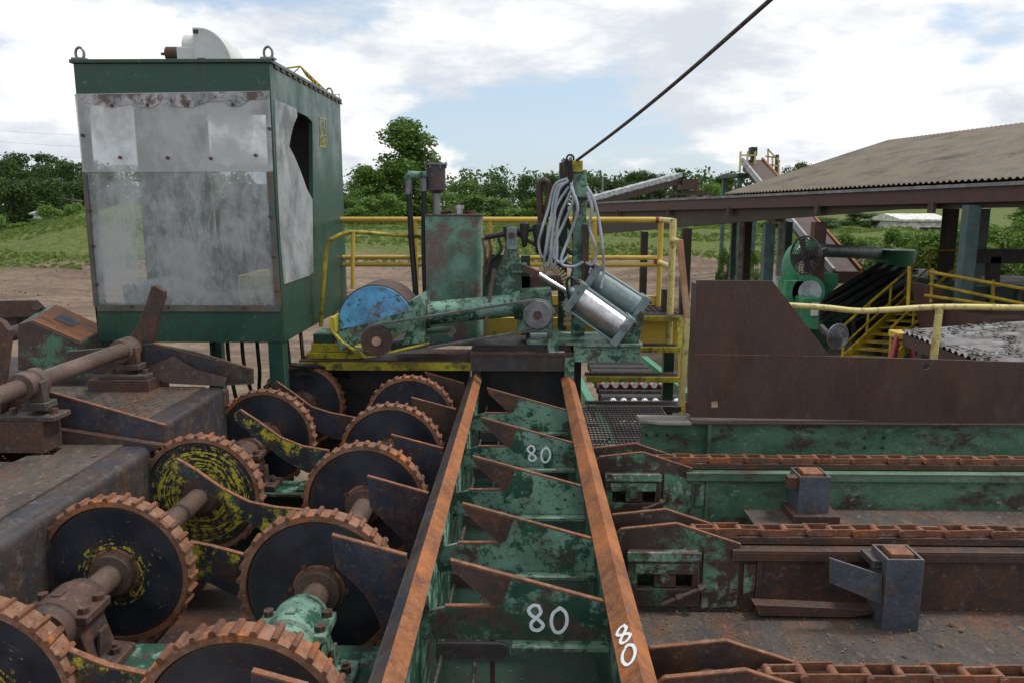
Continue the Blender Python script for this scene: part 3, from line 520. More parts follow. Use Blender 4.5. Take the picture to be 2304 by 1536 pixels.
for a_ in ((1450, 26.2, 15, 522, 'dark_beam'), (1545, 23.5, 20, 515, 'dark_beam'), (1683, 24.5, 15, 500, 'dark_beam'), (1843, 17.8, 26, 500, 'fascia'), (2187, 13.9, 27, 462, 'teal_post'), (2140, 19, 24, 470, 'dark_beam'), (2213, 22, 20, 470, 'teal_post'), (1731, 20, 22, 505, 'teal_post'), (1775, 27, 14, 500, 'teal_post'), (1758, 29, 10, 500, 'grey_panel'), (1652, 30, 10, 500, 'teal_post'), (1668, 30, 9, 500, 'grey_panel')): post(*a_)
for k, tt in enumerate((.12, .33, .52, .72, .9)):
    p = E(tt); mb = MB(); mb.box(p.x - .06, p.x + .0, p.y - .1, p.y + .1, p.z - .5, p.z - .30); mb.build('purlin_bracket', 'fascia', sh)
ji = thing('junction_box', 'pale grey electrical box on the shed post beside the brown plate', 'electrical box', tuple(A(1748, 690, 19.5)))
a, b = A(1740, 622, 19.5), A(1757, 668, 19.5); mb = MB(); mb.box(a.x, b.x, 19.3, 19.5, b.z, a.z); jo = mb.build('box', 'grey_panel', ji, .01)
mb = MB(); mb.box(a.x + .02, b.x - .02, 19.28, 19.299, b.z + .04, a.z - .1); mb.build('door', 'white_paint', jo, .004)
# lattice tower under the conveyor head, with the long chute
tw = thing('conveyor_tower', 'rusty conveyor head tower with yellow rails and long sloping chute above the shed', 'conveyor tower', (13, 40, 0))
YT = 40
for px in (1664, 1702):
    for dY in (0, 3): mb = MB(); p = A(px, 398, YT); mb.bar((p.x, YT + dY, 0), (p.x, YT + dY, p.z), .18, .18); mb.build('leg', 'teal_post', tw)
mb = MB()
p, q = A(1664, 398, YT), A(1702, 398, YT)
for k in range(5):
    za, zb = p.z * k / 5, p.z * (k + 1) / 5; mb.bar((p.x, YT, za), (q.x, YT, zb), .09, .09); mb.bar((q.x, YT, za), (p.x, YT, zb), .09, .09); mb.bar((p.x, YT, zb), (q.x, YT, zb), .1, .1)
mb.build('lattice_bracing', 'teal_post', tw)
mb = MB(); mb.box(p.x - .2, q.x + .4, YT - .3, YT + 3.2, p.z, p.z + .15); mb.build('platform', 'green_dark', tw)
mb = MB()
for px in (1664, 1680, 1697): r_ = A(px, 342, YT); mb.bar((r_.x, YT - .2, p.z), (r_.x, YT - .2, r_.z), .08, .08)
for py in (350, 372): mb.bar(A(1664, py, YT - .2), A(1697, py, YT - .2), .07, .07)
for px, py in ((1728, 335), (1738, 352), (1752, 362)): mb.bar(A(px, py, YT + 1), A(px, 395, YT + 1), .07, .07)
for a_, b_ in (((1728, 337), (1755, 365)), ((1722, 352), (1752, 356)), ((1722, 370), (1752, 374))): mb.bar(A(*a_, YT + 1), A(*b_, YT + 1), .07, .07)
mb.build('guard_rail', 'yellow_pale', tw)
mb = MB(); a, b = A(1690, 331, YT), A(1704, 352, YT); mb.box(a.x, b.x, YT, YT + .5, b.z, a.z); mb.box(a.x + .08, b.x - .08, YT + .05, YT + .4, b.z - .5, b.z); mb.build('drive_motor', 'green_dark', tw, .03)
mb = MB(); mb.bar(A(1692, 372, YT + .5), A(1760, 448, 36), .9, .55); mb.bar(A(1760, 448, 36), A(1905, 625, 29), .9, .5); mb.build('chute', 'rust_brown', tw, .01)
for sx in (-.5, .5):
    mb = MB(); a, b = A(1692, 366, YT + .5), A(1905, 618, 29); mb.bar(a + Vector((sx, 0, .1)), b + Vector((sx, 0, .1)), .10, .28); mb.build('chute_side', 'grey_panel' if sx < 0 else 'rust_orange', tw)
mb = MB(); a = A(1748, 362, YT + 2); mb.bar((a.x, YT + 2, a.z - 5), a + Vector((0, 0, .3)), .16, .16); mb.build('rear_post', 'rust_brown', tw)
fc = thing('far_conveyor', 'distant covered belt conveyor rising to the right above the shed roof line', 'conveyor', (10, 75, ground_z(10, 75)))
a, b = A(1325, 452, 70), A(1527, 398, 74); nb = 16
for k in range(nb):
    p, q = a.lerp(b, k / nb), a.lerp(b, (k + .96) / nb); mb = MB(); mb.bar(p + Vector((0, 0, .10 + .03 * (k % 2))), q + Vector((0, 0, .14 + .03 * (k % 2))), 1.2, .38); mb.build('cover_panel', 'grey_panel', fc)
mb = MB(); mb.bar(a + Vector((0, 0, -.45)), b + Vector((0, 0, -.45)), 1.0, .4); mb.build('truss', 'rust_brown', fc)
for u in (.2, .45, .7, .95):
    p = a.lerp(b, u); mb = MB(); mb.bar((p.x, p.y, ground_z(p.x, p.y) - .3), (p.x, p.y, p.z - .5), .22, .22); mb.build('support_leg', 'rust_brown', fc)
c = A(1545, 415, 74); mb = MB(); mb.box(c.x - .6, c.x + .9, 73, 75, c.z - .5, c.z + .45); mb.bar(c + Vector((-.5, -.6, -.6)), c + Vector((2.2, -.6, -.9)), .25, .25); mb.bar(c + Vector((-2.2, -.6, -.9)), c + Vector((2.2, -.6, -.9)), .2, .2)
for dx_ in (-.2, .5, 1.2, 1.9): mb.bar(c + Vector((dx_, -.7, -.7)), c + Vector((dx_, -.7, .1)), .07, .07)
mb.bar(c + Vector((1.2, -.3, -.6)), (c.x + 1.2, 73.7, ground_z(c.x, 74)), .3, .3); mb.build('head_frame', 'rust_brown', fc)
# ---------------------------------------------------------------- machinery under the shed
cy_ = thing('dust_cyclone', 'green dust cyclone drum with cone under the shed', 'cyclone', tuple(A(2012, 640, 24)))
c = A(2014, 562, 24); r = 42 / F * 24; z1, z2, z3 = A(2014, 562, 24).z, A(2014, 588, 24).z, A(2014, 612, 24).z
mb = MB(); mb.lathe((c.x, 24, z1), (0, 0, -1), [(0, r), (z1 - z2, r), (z1 - z3, r * .72), (z1 - z3 + .3, r * .35), (z1 - z3 + 1.2, r * .3)], 36); mb.build('drum', 'green_bright', cy_)
a, b = A(1832, 563, 17), A(1975, 570, 24); mb = MB(); mb.cyl(a, b, .14, .19, n=16); mb.build('inlet_duct', 'teal_post', cy_)
mb = MB()
for dx_ in (-.3, .3):
    for dy_ in (-.3, .3): mb.bar((c.x + dx_, 24 + dy_, 0), (c.x + dx_, 24 + dy_, z3), .08, .08)
mb.build('stand', 'green_dark', cy_)
bw = thing('chip_blower', 'bright green chip blower with curved outlet pipe below the shed beam', 'blower', tuple(A(1795, 700, 16.5)))
mb = MB(); mb.tube(smooth_path([A(1776, 645, 16.5), A(1776, 610, 16.5), A(1783, 578, 16.6), A(1800, 562, 16.8), A(1832, 562, 17)], 6), .17, 16); mb.build('outlet_pipe', 'green_bright', bw)
c = A(1812, 655, 16.5); mb = MB(); mb.cyl((c.x, 16.3, c.z), (c.x, 16.8, c.z), .34, n=28); mb.build('scroll', 'green_bright', bw)
mb = MB(); mb.cyl((c.x + .02, 16.28, c.z), (c.x + .02, 16.299, c.z), .24, n=24); mb.build('inlet_cover', 'grey_panel', bw)
a, b = A(1764, 630, 16.4), A(1800, 720, 16.4); mb = MB(); mb.box(a.x, b.x, 16.3, 16.8, b.z, a.z); mb.build('casing', 'green_bright', bw, .02)
a, b = A(1796, 668, 16.1), A(1835, 740, 16.1); mb = MB(); mb.box(a.x, b.x, 15.9, 16.6, b.z, a.z); mb.build('drive_guard', 'green_bright', bw, .03)
mb = MB(); mb.box(b.x - .2, b.x - .05, 15.88, 15.899, b.z + .3, a.z - .1); mb.build('warning_label', 'white_paint', bw)
a = A(1790, 740, 16.4); mb = MB(); mb.box(a.x - .4, a.x + .6, 16.1, 16.8, 0, a.z); mb.build('base', 'green_dark', bw)
c = A(1850, 625, 18); mb = MB(); mb.lathe((c.x, 18, c.z + .1), (0, 0, -1), [(0, .38), (.25, .38), (.5, .15), (.6, .1)], 4); mb.build('feed_hopper', 'green_bright', bw)
def fan(px, py, Y, rpx, yaw, lab, mt):
    c = A(px, py, Y); r = rpx / F * Y; t = thing('shop_fan', lab, 'fan', tuple(c)); t.rotation_euler = (0, 0, R(yaw)); L_ = Vector((0, 0, 0)); org = c
    mb = MB()
    for k in range(7): rr = r * (k + 1) / 7; mb.tube([(org.x + rr * math.cos(R(a)), org.y - .10 + .1 * (rr / r) ** 2, org.z + rr * math.sin(R(a))) for a in range(0, 361, 12)], .008 if k < 6 else .018, 5)
    for k in range(24): a = R(15 * k); mb.tube([(org.x, org.y - .1, org.z), (org.x + r * math.cos(a), org.y, org.z + r * math.sin(a)), (org.x + .3 * r * math.cos(a), org.y + .12, org.z + .3 * r * math.sin(a))], .006, 4)
    mb.build('cage', mt, t)
    for k in range(4):
        a = R(90 * k + 20); d = Vector((math.cos(a), 0, math.sin(a))); n_ = Vector((-math.sin(a), 0, math.cos(a))); mb = MB()
        p = [org + d * (r * .15) - n_ * .05, org + d * (r * .9) - n_ * (r * .28), org + d * (r * .9) + n_ * (r * .28), org + d * (r * .15) + n_ * .05]; p = [q + Vector((0, .03 * s_, 0)) for q, s_ in zip(p, (0, -1, 1, 0))]
        mb.add(p + [q + Vector((0, .006, 0)) for q in p], [(0, 1, 2, 3), (7, 6, 5, 4), (0, 4, 5, 1), (1, 5, 6, 2), (2, 6, 7, 3), (3, 7, 4, 0)]); mb.build('blade', mt, t)
    mb = MB(); mb.cyl((org.x, org.y + .05, org.z), (org.x, org.y + .35, org.z), r * .28, n=14); mb.bar((org.x, org.y + .25, org.z), (org.x + .05, org.y + .5, org.z + .1), .08, .08); mb.build('motor', 'black_iron', t)
fan(1812, 575, 15.0, 42, -62, 'black caged fan hanging from the shed beam', 'black_iron')
fan(1885, 757, 13.5, 28, 20, 'grey caged fan low beside the yellow stairs', 'alu_grey')
ic = thing('inclined_conveyor', 'dark inclined slat conveyor climbing right under the shed', 'conveyor', tuple(A(1900, 740, 14.5)))
for k in range(4):
    a, b = A(1795 + 28 * k, 722 + 4 * k, 18.6 - .3 * k), A(1985 + 24 * k, 604 + 5 * k, 21.5 - .3 * k); mb = MB(); mb.bar(a, b, .2, .3); mb.build('side_rail', 'black_iron' if k % 2 == 0 else 'green_dark', ic)
    if k < 3:
        mb = MB(); a2, b2 = A(1810 + 28 * k, 724 + 4 * k, 18.5 - .3 * k), A(1998 + 24 * k, 608 + 5 * k, 21.4 - .3 * k); mb.bar(a2, b2, .22, .08); mb.build('slat_run', 'wood_grey', ic)
a = A(1985, 612, 21.5); b = A(2125, 626, 21.5); mb = MB(); mb.box(a.x, b.x, 20.2, 22.5, a.z - .12, a.z); mb.build('top_deck', 'grey_panel', ic)
mb = MB(); mb.box(a.x, b.x, 20.4, 22.2, 0, a.z - .13); mb.build('support_frame', 'black_iron', ic)
for k in range(6): mb = MB(); mb.bar(A(1800 + 30 * k, 735 + 3 * k, 18.2 - .2 * k), A(1990 + 26 * k, 640 + 6 * k, 20.6 - .2 * k), .1, .5); mb.build('under_truss', 'black_iron', ic)
ys = thing('yellow_stairs', 'yellow steel stairs with handrails climbing right under the shed', 'stairs', tuple(A(1930, 830, 11)))
s0, s1 = A(1895, 812, 15.2), A(2088, 634, 18.2); wv = Vector((.75, -.35, 0)) * 1.0
for sgn in (0, 1):
    mb = MB(); mb.bar(s0 + wv * sgn, s1 + wv * sgn, .05, .24); mb.build('stringer', 'yellow_dark', ys)
    mb = MB(); o1, o2 = s0 + wv * sgn + Vector((0, 0, .72)), s1 + wv * sgn + Vector((0, 0, .72)); mb.tube([o1, o2, o2 + Vector((.6, 0, 0))], .028, 8); mb.tube([o1 - Vector((0, 0, .4)), o2 - Vector((0, 0, .4))], .022, 8); mb.build('handrail', 'yellow_dark', ys)
    for k in range(5): p = (s0 + wv * sgn).lerp(s1 + wv * sgn, k / 4); mb = MB(); mb.tube([p, p + Vector((0, 0, .74))], .026, 8); mb.build('rail_post', 'yellow_dark', ys)
for k in range(12):
    p = s0.lerp(s1, (k + .5) / 12); mb = MB(); mb.prism([(p.x, p.y), (p.x + wv.x, p.y + wv.y), (p.x + wv.x + .12, p.y + wv.y + .22), (p.x + .12, p.y + .22)], p.z, p.z + .03, 'z'); mb.build('tread', 'yellow_dark', ys)
gm_ = thing('sawline_machine', 'long dark green machine housing with yellow guard rails at the right under the shed', 'machine', tuple(A(2220, 800, 14)))
a, b = A(2085, 628, 17.5), A(2520, 800, 15); mb = MB(); mb.box(a.x, b.x, 15.8, 18.5, 0, a.z); mb.build('housing', 'green_dark', gm_)
for k in range(5): x = a.x + .4 + k * .55; mb = MB(); mb.box(x, x + .06, 15.72, 15.799, 0, a.z + .05); mb.build('housing_rib', 'green_old', gm_)
mb = MB(); p, q = A(2165, 576, 16), A(2420, 578, 16); mb.bar(p, q, .2, .28); mb.bar(A(2235, 578, 16), A(2232, 640, 16), .2, .2); mb.build('overhead_beam', 'black_iron', gm_)
for (a_, b_) in (((2090, 612), (2330, 655)), ((2090, 640), (2330, 690)), ((2080, 665), (2330, 700))):
    mb = MB(); mb.tube([A(*a_, 14.0), A(*b_, 13.0)], .03, 8); mb.build('guard_rail', 'yellow_dark', gm_)
for px, y0, y1 in ((2098, 605, 680), (2160, 620, 720), (2235, 630, 730), (2046, 600, 690)):
    mb = MB(); mb.tube([A(px, y0, 14.0), A(px - 3, y1, 14.0)], .03, 8); mb.build('guard_post', 'yellow_dark', gm_)
a, b = A(2215, 700, 13), A(2304, 735, 13); mb = MB(); mb.box(a.x, b.x + 1, 12.8, 14.5, b.z - .2, a.z - .1); mb.build('cover_plate', 'fascia', gm_)
ld = thing('step_ladder', 'red fibreglass step ladder with yellow top, standing beside the tin roof', 'ladder', tuple(A(2035, 830, 9.6)))
Yl = 9.6
mb = MB(); a, b = A(2012, 746, Yl), A(2056, 760, Yl); mb.box(a.x, b.x, Yl - .12, Yl + .16, b.z, a.z); mb.build('top_cap', 'yellow_rail', ld, .01)
for (px0, px1, dy) in ((2017, 2002, -.1), (2050, 2064, -.1), (2022, 2012, .12), (2046, 2054, .12)):
    t_, bt_ = A(px0, 757, Yl + dy), A(px1, 815, Yl + dy * 3.5); d = (bt_ - t_); bt_ = t_ + d * (t_.z / -d.z); mb = MB(); mb.bar(t_, bt_, .035, .075); mb.build('rail', 'red_paint', ld)
for k in range(6):
    z = A(2035, 760, Yl).z - .28 * (k + 1); w_ = .16 + .042 * (k + 1); x = A(2034, 760, Yl).x; mb = MB(); mb.box(x - w_, x + w_, Yl - .14 - .05 * k, Yl - .05 - .05 * k, z, z + .025); mb.build('rung', 'alu_grey', ld)
tr_ = thing('tin_roof', 'low grey corrugated roof strewn with bark debris at the right', 'roof', tuple(A(2250, 800, 8.4)))
c00, c10, c01, c11 = A(2028, 745, 9.3), A(2420, 716, 10.2), A(2205, 812, 7.7), A(2560, 815, 8.2)
n = 60; V = []
for j in range(n + 1):
    u = j / n; wv_ = .022 * math.sin(u * 14 * 2 * math.pi)
    V += [c00.lerp(c01, u) + Vector((0, 0, wv_)), c10.lerp(c11, u) + Vector((0, 0, wv_))]
mb = MB(); mb.add(V, [(2 * j, 2 * j + 1, 2 * j + 3, 2 * j + 2) for j in range(n)]); mb.build('corrugated_sheet', 'old_tin', tr_)
rs2 = random.Random(9); mb = MB()
for k in range(700):
    u, v_ = rs2.random(), rs2.random() ** 1.2
    if math.sin(u * 9) + math.sin(v_ * 14 + 2) < -.2: continue
    p = c00.lerp(c01, u).lerp(c10.lerp(c11, u), v_) + Vector((0, 0, .03)); s = rs2.uniform(.01, .05); a_ = rs2.uniform(0, 3.1)
    mb.add([p + Vector((math.cos(a_) * s, math.sin(a_) * s, 0)), p + Vector((-math.sin(a_) * s * .4, math.cos(a_) * s * .4, .012)), p - Vector((math.cos(a_) * s, math.sin(a_) * s, 0)), p + Vector((math.sin(a_) * s * .4, -math.cos(a_) * s * .4, .0))], [(0, 1, 2, 3)])
o = mb.build('bark_litter', 'bark', tr_, smooth=False); o['kind'] = 'stuff'
for u in (0.1, .9):
    p = c00.lerp(c01, u); mb = MB(); mb.bar((p.x + .2, p.y, 0), (p.x + .2, p.y, p.z - .03), .1, .1); mb.build('post', 'teal_post', tr_)
mb = MB(); mb.bar(c00 + Vector((.05, 0, -.10)), c01 + Vector((.05, 0, -.10)), .06, .14); mb.build('edge_purlin', 'fascia', tr_)
of_ = thing('backdrop_conveyor', 'low dark green roller bed added as dark backdrop under the shed behind the yellow stairs', 'conveyor', tuple(A(2000, 800, 16)))  # invented roller bed, added as a dark backdrop to darken the space under the roof
p, q = A(1845, 745, 17.5), A(2330, 712, 19.5)
for dz, dy in ((0, 0), (0, 1.3)):
    mb = MB(); mb.bar(p + Vector((0, dy, dz)), q + Vector((0, dy, dz)), .12, .45); mb.build('side_frame', 'green_dark', of_)
for k in range(16): c = p.lerp(q, (k + .5) / 16); mb = MB(); mb.cyl(c + Vector((0, .08, .14)), c + Vector((0, 1.22, .14)), .11, n=12); mb.build('roller', 'black_iron', of_)
for k in range(5): c = p.lerp(q, k / 4); mb = MB(); mb.bar((c.x, c.y, 0), (c.x, c.y, c.z - .2), .16, .16); mb.build('leg', 'black_iron', of_)
kt = thing('control_cabinet', 'dark brown slanted machine cover between the stairs and the shed post', 'machine cover', tuple(A(2130, 760, 13.5)))
mb = MB(); mb.prism(XZ([(2085, 640), (2125, 655), (2165, 760), (2160, 800), (2120, 800), (2098, 720)], 14.2), 14.2, 14.8); mb.build('cover', 'fascia', kt, .02)
mb = MB(); mb.prism(XZ([(2110, 690), (2160, 690), (2160, 830), (2110, 830)], 15), 15, 15.4); mb.build('frame', 'black_iron', kt)
# ---------------------------------------------------------------- roller conveyor below the steps
rc = thing('roller_conveyor', 'green roller conveyor with red brackets below the steps', 'conveyor', (1.4, 9.5, 1.2))
for x in (.95, 2.25):
    mb = MB(); mb.bar((x + (.2 if x > 2 else 0), 8.0, 1.38), (x - .25, 13.0, 1.38), .10, .22); mb.build('side_frame', 'green_bright', rc)
for k in range(14):
    y = 8.2 + k * .32; mb = MB(); mb.cyl((1.0, y, 1.46), (2.15 - .02 * k, y, 1.46), .075, n=14); mb.build('roller', 'black_iron', rc)
for k in range(3):
    y = 8.3 + k * 1.0; mb = MB(); mb.box(1.0, 2.0, y + .12, y + .2, 1.25, 1.6); mb.build('red_bracket', 'red_frame', rc)
    for j in range(4 + (k > 0) * 3):
        x = 1.08 + j * .13; mb = MB(); mb.cyl((x, y - .02, 1.62), (x, y + .1, 1.62), .042, n=14); mb.build('end_wheel', 'white_paint', rc)
bd = thing('board_pile', 'grey weathered boards lying left of the roller conveyor', 'boards', (.6, 8.6, 1.2))
for k in range(9): mb = MB(); mb.box(.2, .95 - .02 * k, 8.0 + k * .16, 8.145 + k * .16, 1.44 + .01 * (k % 2), 1.48 + .01 * (k % 2)); mb.build('board', 'wood_grey', bd, .004)
mb = MB(); mb.box(.1, 1.0, 7.95, 9.6, 1.2, 1.43); mb.build('bearer', 'rust_brown', bd)
# ================================================================ NEAR MACHINERY
# ---------------------------------------------------------------- ramp bed between the rails
bed = thing('ramp_bed', 'dark green steel trough between the two rusty rails, holding sloping ramp plates', 'ramp bed', (0, 4, 1.7))
mb = MB(); mb.box(-.40, .36, 1.0, 6.5, 1.98, 2.0); mb.build('floor_pan', 'green_dark', bed)
for x0, x1, nm in ((-.475, -.395, 'side_beam'), (.315, .395, 'side_beam')):
    mb = MB(); mb.box(x0, x1, 1.0, 6.45, 1.75, 2.50); mb.build(nm, 'green_old', bed, .004)
RAMPS = [2.71, 3.27, 3.93, 4.69, 5.48]
def ramp_poly():
    return [[(-.275, 2.70), (.31, 2.535), (.315, 2.40), (.315, 2.385), (-.39, 2.385), (-.39, 2.46), (-.36, 2.50), (-.30, 2.515), (-.115, 2.515), (-.265, 2.665)]]
for i, y in enumerate(RAMPS):
    mb = MB(); mb.prism(ramp_poly(), y, y + .018); rp = mb.build('ramp_plate', 'green_chip' if i != 0 else 'green_old', bed)
    mb = MB(); mb.bar((-.278, y + .009, 2.703), (.31, y + .009, 2.538), .021, .006); mb.build('rusty_top_edge', 'rust_edge', rp)
    mb = MB(); mb.bar((-.30, y + .009, 2.519), (-.112, y + .009, 2.519), .02, .005); mb.build('notch_edge', 'rust_edge', rp)
    mb = MB(); mb.prism([(-.277, 2.698), (-.05, 2.634), (-.085, 2.53), (-.113, 2.517), (-.266, 2.662)], y - .0025, y + .001); mb.build('rusted_tip', 'rust_brown', rp)
    mb = MB(); mb.box(-.05, .315, y - .05, y + .035, 2.365, 2.384); mb.build('flange', 'green_chip', rp, .003)
    mb = MB(); mb.prism([(-.33, 2.31), (-.09, 2.31), (-.06, 2.325), (-.06, 2.37), (-.09, 2.384), (-.33, 2.384)], y - .02, y - .004); mb.build('wear_shoe', 'worn_steel', rp, .003)
    mb = MB(); mb.bar((-.125, y + .05, 2.1), (-.125, y + .05, 2.56), .02, .02); mb.build('stiffener', 'rust_brown', rp)
    mb = MB(); mb.prism([(-.395, 2.33), (-.372, 2.33), (-.372, 2.50), (-.38, 2.53), (-.395, 2.53)], y + .10, y + .38); mb.build('side_gusset', 'green_chip', rp, .003)
    if i in (0, 3):
        s = 1.0 if i == 0 else .95; mb = MB()
        for ch, ox in ((EIGHT, 0.0), (ZERO, .085)):
            mb = MB(); ribbon(mb, smooth_path([(.005 + ox + px * .075 * s, y - .0008, 2.42 + pz * .105 * s - ox * .10 + .005) for px, pz in ch], 4), .0125, (0, -1, 0)); mb.build('chalk_digit', 'white_chalk', rp)
for k, (x, z) in enumerate(((-.315, 2.33), (-.19, 2.27))):
    mb = MB(); n = 120; pts = [(x + .002 * math.sin(i * .9) - .012 * i / n, 1.0 + 5.4 * i / n, z + .002 * math.cos(i * 1.3)) for i in range(n + 1)]
    mb.tube(pts, .0085, 7); tag(mb.build('wire_rope', 'wire_rope'), 'greasy wire rope lying along the trough beside the %s' % ('left rail' if k == 0 else 'ramp notches, right of the other rope'), 'wire rope')
for k, x in enumerate((-.425, .352)):
    t = thing('angle_rail', 'orange rusted angle iron rail, %s' % ('left of the two, beside the toothed wheels' if k == 0 else 'right one, with a chalked 80 near its lower end'), 'rail', (x, 4, 2.5))
    y0, y1 = 1.0, 6.46; w_, h_ = .056, .050
    mb = MB(); mb.add([(x, y0, 2.605), (x, y1, 2.605), (x + w_, y1, 2.605 - h_), (x + w_, y0, 2.605 - h_), (x, y0, 2.593), (x, y1, 2.593), (x + w_ - .006, y1, 2.549), (x + w_ - .006, y0, 2.549)],
        [(0, 3, 2, 1), (4, 5, 6, 7), (0, 4, 7, 3), (1, 2, 6, 5), (3, 7, 6, 2)]); mb.build('right_leg', 'rust_orange' , t)
    mb = MB(); mb.add([(x - .0005, y0, 2.6055), (x - .0005, y1, 2.6055), (x - w_, y1, 2.605 - h_), (x - w_, y0, 2.605 - h_), (x, y0, 2.593), (x, y1, 2.593), (x - w_ + .006, y1, 2.549), (x - w_ + .006, y0, 2.549)],
        [(0, 1, 2, 3), (4, 7, 6, 5), (0, 3, 7, 4), (1, 5, 6, 2), (3, 2, 6, 7)]); mb.build('left_leg', 'worn_steel' if k == 0 else 'rust_orange', t)
    mb = MB(); mb.box(x - .035, x + .035, y0, y1, 2.501, 2.56); mb.build('rail_bed', 'green_old', t)
    if k == 1:
        mb = MB(); c = AZ(1418, 1440, 2.58)
        for ch, oy in ((EIGHT, .0), (ZERO, -.12)):
            pts = [(x - .046 + px * .05 - .0, 2.36 + oy + pz * .10, 0) for px, pz in ch]
            pts = [(p[0], p[1], 2.6062 - abs(x - p[0]) * (h_ / w_) + .001) for p in pts]
            mb = MB(); ribbon(mb, smooth_path(pts, 4), .011, (-.66, 0, .75)); mb.build('chalk_digit', 'white_chalk', t)
# ---------------------------------------------------------------- toothed wheels on two long shafts
NL = 34; WR = .352
def wheel_proto():
    root = thing('toothed_wheel', 'x', 'wheel', (0, 0, 0))
    mb = MB(); mb.lathe((0, -.03, 0), (0, 1, 0), [(0, .10), (0, .318), (.012, .330), (.048, .330), (.06, .318), (.06, .10)], 48); mb.build('disc', 'disc_black', root)
    mb = MB(); n = 68; P = [(-.042, .326), (-.042, WR), (.042, WR), (.042, .326)]
    vs_ = [(math.cos(2 * math.pi * i / n) * r, h, math.sin(2 * math.pi * i / n) * r) for h, r in P for i in range(n)]
    mb.add(vs_, [(j * n + i, ((j + 1) % 4) * n + i, ((j + 1) % 4) * n + (i + 1) % n, j * n + (i + 1) % n) for j in range(4) for i in range(n)]); mb.fix = True
    mb.build('rim', 'rim_pink', root)
    mb = MB(); mb.lathe((0, -.075, 0), (0, 1, 0), [(0, .075), (.0, .098), (.03, .105), (.12, .105), (.15, .098), (.15, .075)], 28); mb.build('hub', 'shaft_steel', root)
    for k in range(6):
        a = R(60 * k); mb = MB(); mb.cyl((math.cos(a) * .125, -.046, math.sin(a) * .125), (math.cos(a) * .125, -.029, math.sin(a) * .125), .012, n=6); mb.build('hub_bolt', 'rust_brown', root)
    mb = MB(); mb.lathe((0, -.036, 0), (0, 1, 0), [(0, .10), (0, .112), (.006, .118), (.006, .10)], 28); mb.build('weld_bead', 'rust_edge', root)
    lm = MB(); lm.prism([(-.0125, -.004), (.0125, -.004), (.011, .012), (.006, .018), (-.006, .018), (-.011, .012)], -.045, .045); me = lm.mesh('lug', 'rust_lug')
    for i in range(NL):
        a = 2 * math.pi * i / NL
        o = bpy.data.objects.new('lug', me); COL.objects.link(o); o.parent = root
        rj = random.Random(i * 7); o.location = (math.sin(a) * (WR - rj.uniform(0, .003)), rj.uniform(-.003, .003), math.cos(a) * (WR - rj.uniform(0, .003))); o.rotation_euler = (0, a + rj.uniform(-.09, .09), rj.uniform(-.06, .06)); o.scale = (rj.uniform(.75, 1.15), rj.uniform(.88, 1.03), rj.uniform(.65, 1.1))
    return root
WX = {'l': -1.92, 'r': -.92}; WZ = 2.31
wheels = [('l', 2.47, 'disc_yellow_hub', 'toothed black wheel cut off by the lower left corner of the picture'),
 ('l', 3.41, 'disc_yellow_hub', 'toothed black wheel with yellow paint scraped round its hub, left shaft'),
 ('l', 4.40, 'disc_yellow_rings', 'toothed wheel with yellow paint rings on its black face'),
 ('l', 5.56, 'disc_plain', 'toothed wheel third from the front fully seen on the left shaft, beside the deck corner'),
 ('l', 6.52, 'disc_plain', 'farthest toothed wheel of the left shaft, in front of the cab leg'),
 ('r', 2.30, 'disc_rusty', 'largest toothed wheel, with bright orange lugs, at the bottom edge of the picture'),
 ('r', 3.26, 'disc_plain', 'toothed black wheel behind the green painted bearing, right shaft'),
 ('r', 4.27, 'disc_plain', 'toothed wheel with plain dark face, third from the front on the right shaft'),
 ('r', 5.16, 'disc_plain', 'toothed wheel with faint red arcs, fourth from the front on the right shaft'),
 ('r', 6.05, 'disc_plain', 'farthest toothed wheel of the right shaft, under the yellow beam')]
proto = wheel_proto()
for i, (sd_, y, mt, lab) in enumerate(wheels):
    o = proto if i == 0 else copy_tree(proto)
    o.location = (WX[sd_], y, WZ); o.rotation_euler = (0, R(random.uniform(0, 360)), 0); o['label'] = lab; o['group'] = 'toothed log wheels'
    for ch in o.children:
        if ch.name.startswith('disc'):
            ch.data = ch.data.copy(); ch.data.materials[0] = MATS[mt]
for sd_, nm in (('l', 'left'), ('r', 'right')):
    mb = MB(); mb.cyl((WX[sd_], 1.6, WZ), (WX[sd_], 7.1, WZ), .058, n=24)
    tag(mb.build('drive_shaft', 'shaft_steel'), 'long brown steel shaft carrying the %s row of toothed wheels' % nm, 'shaft')
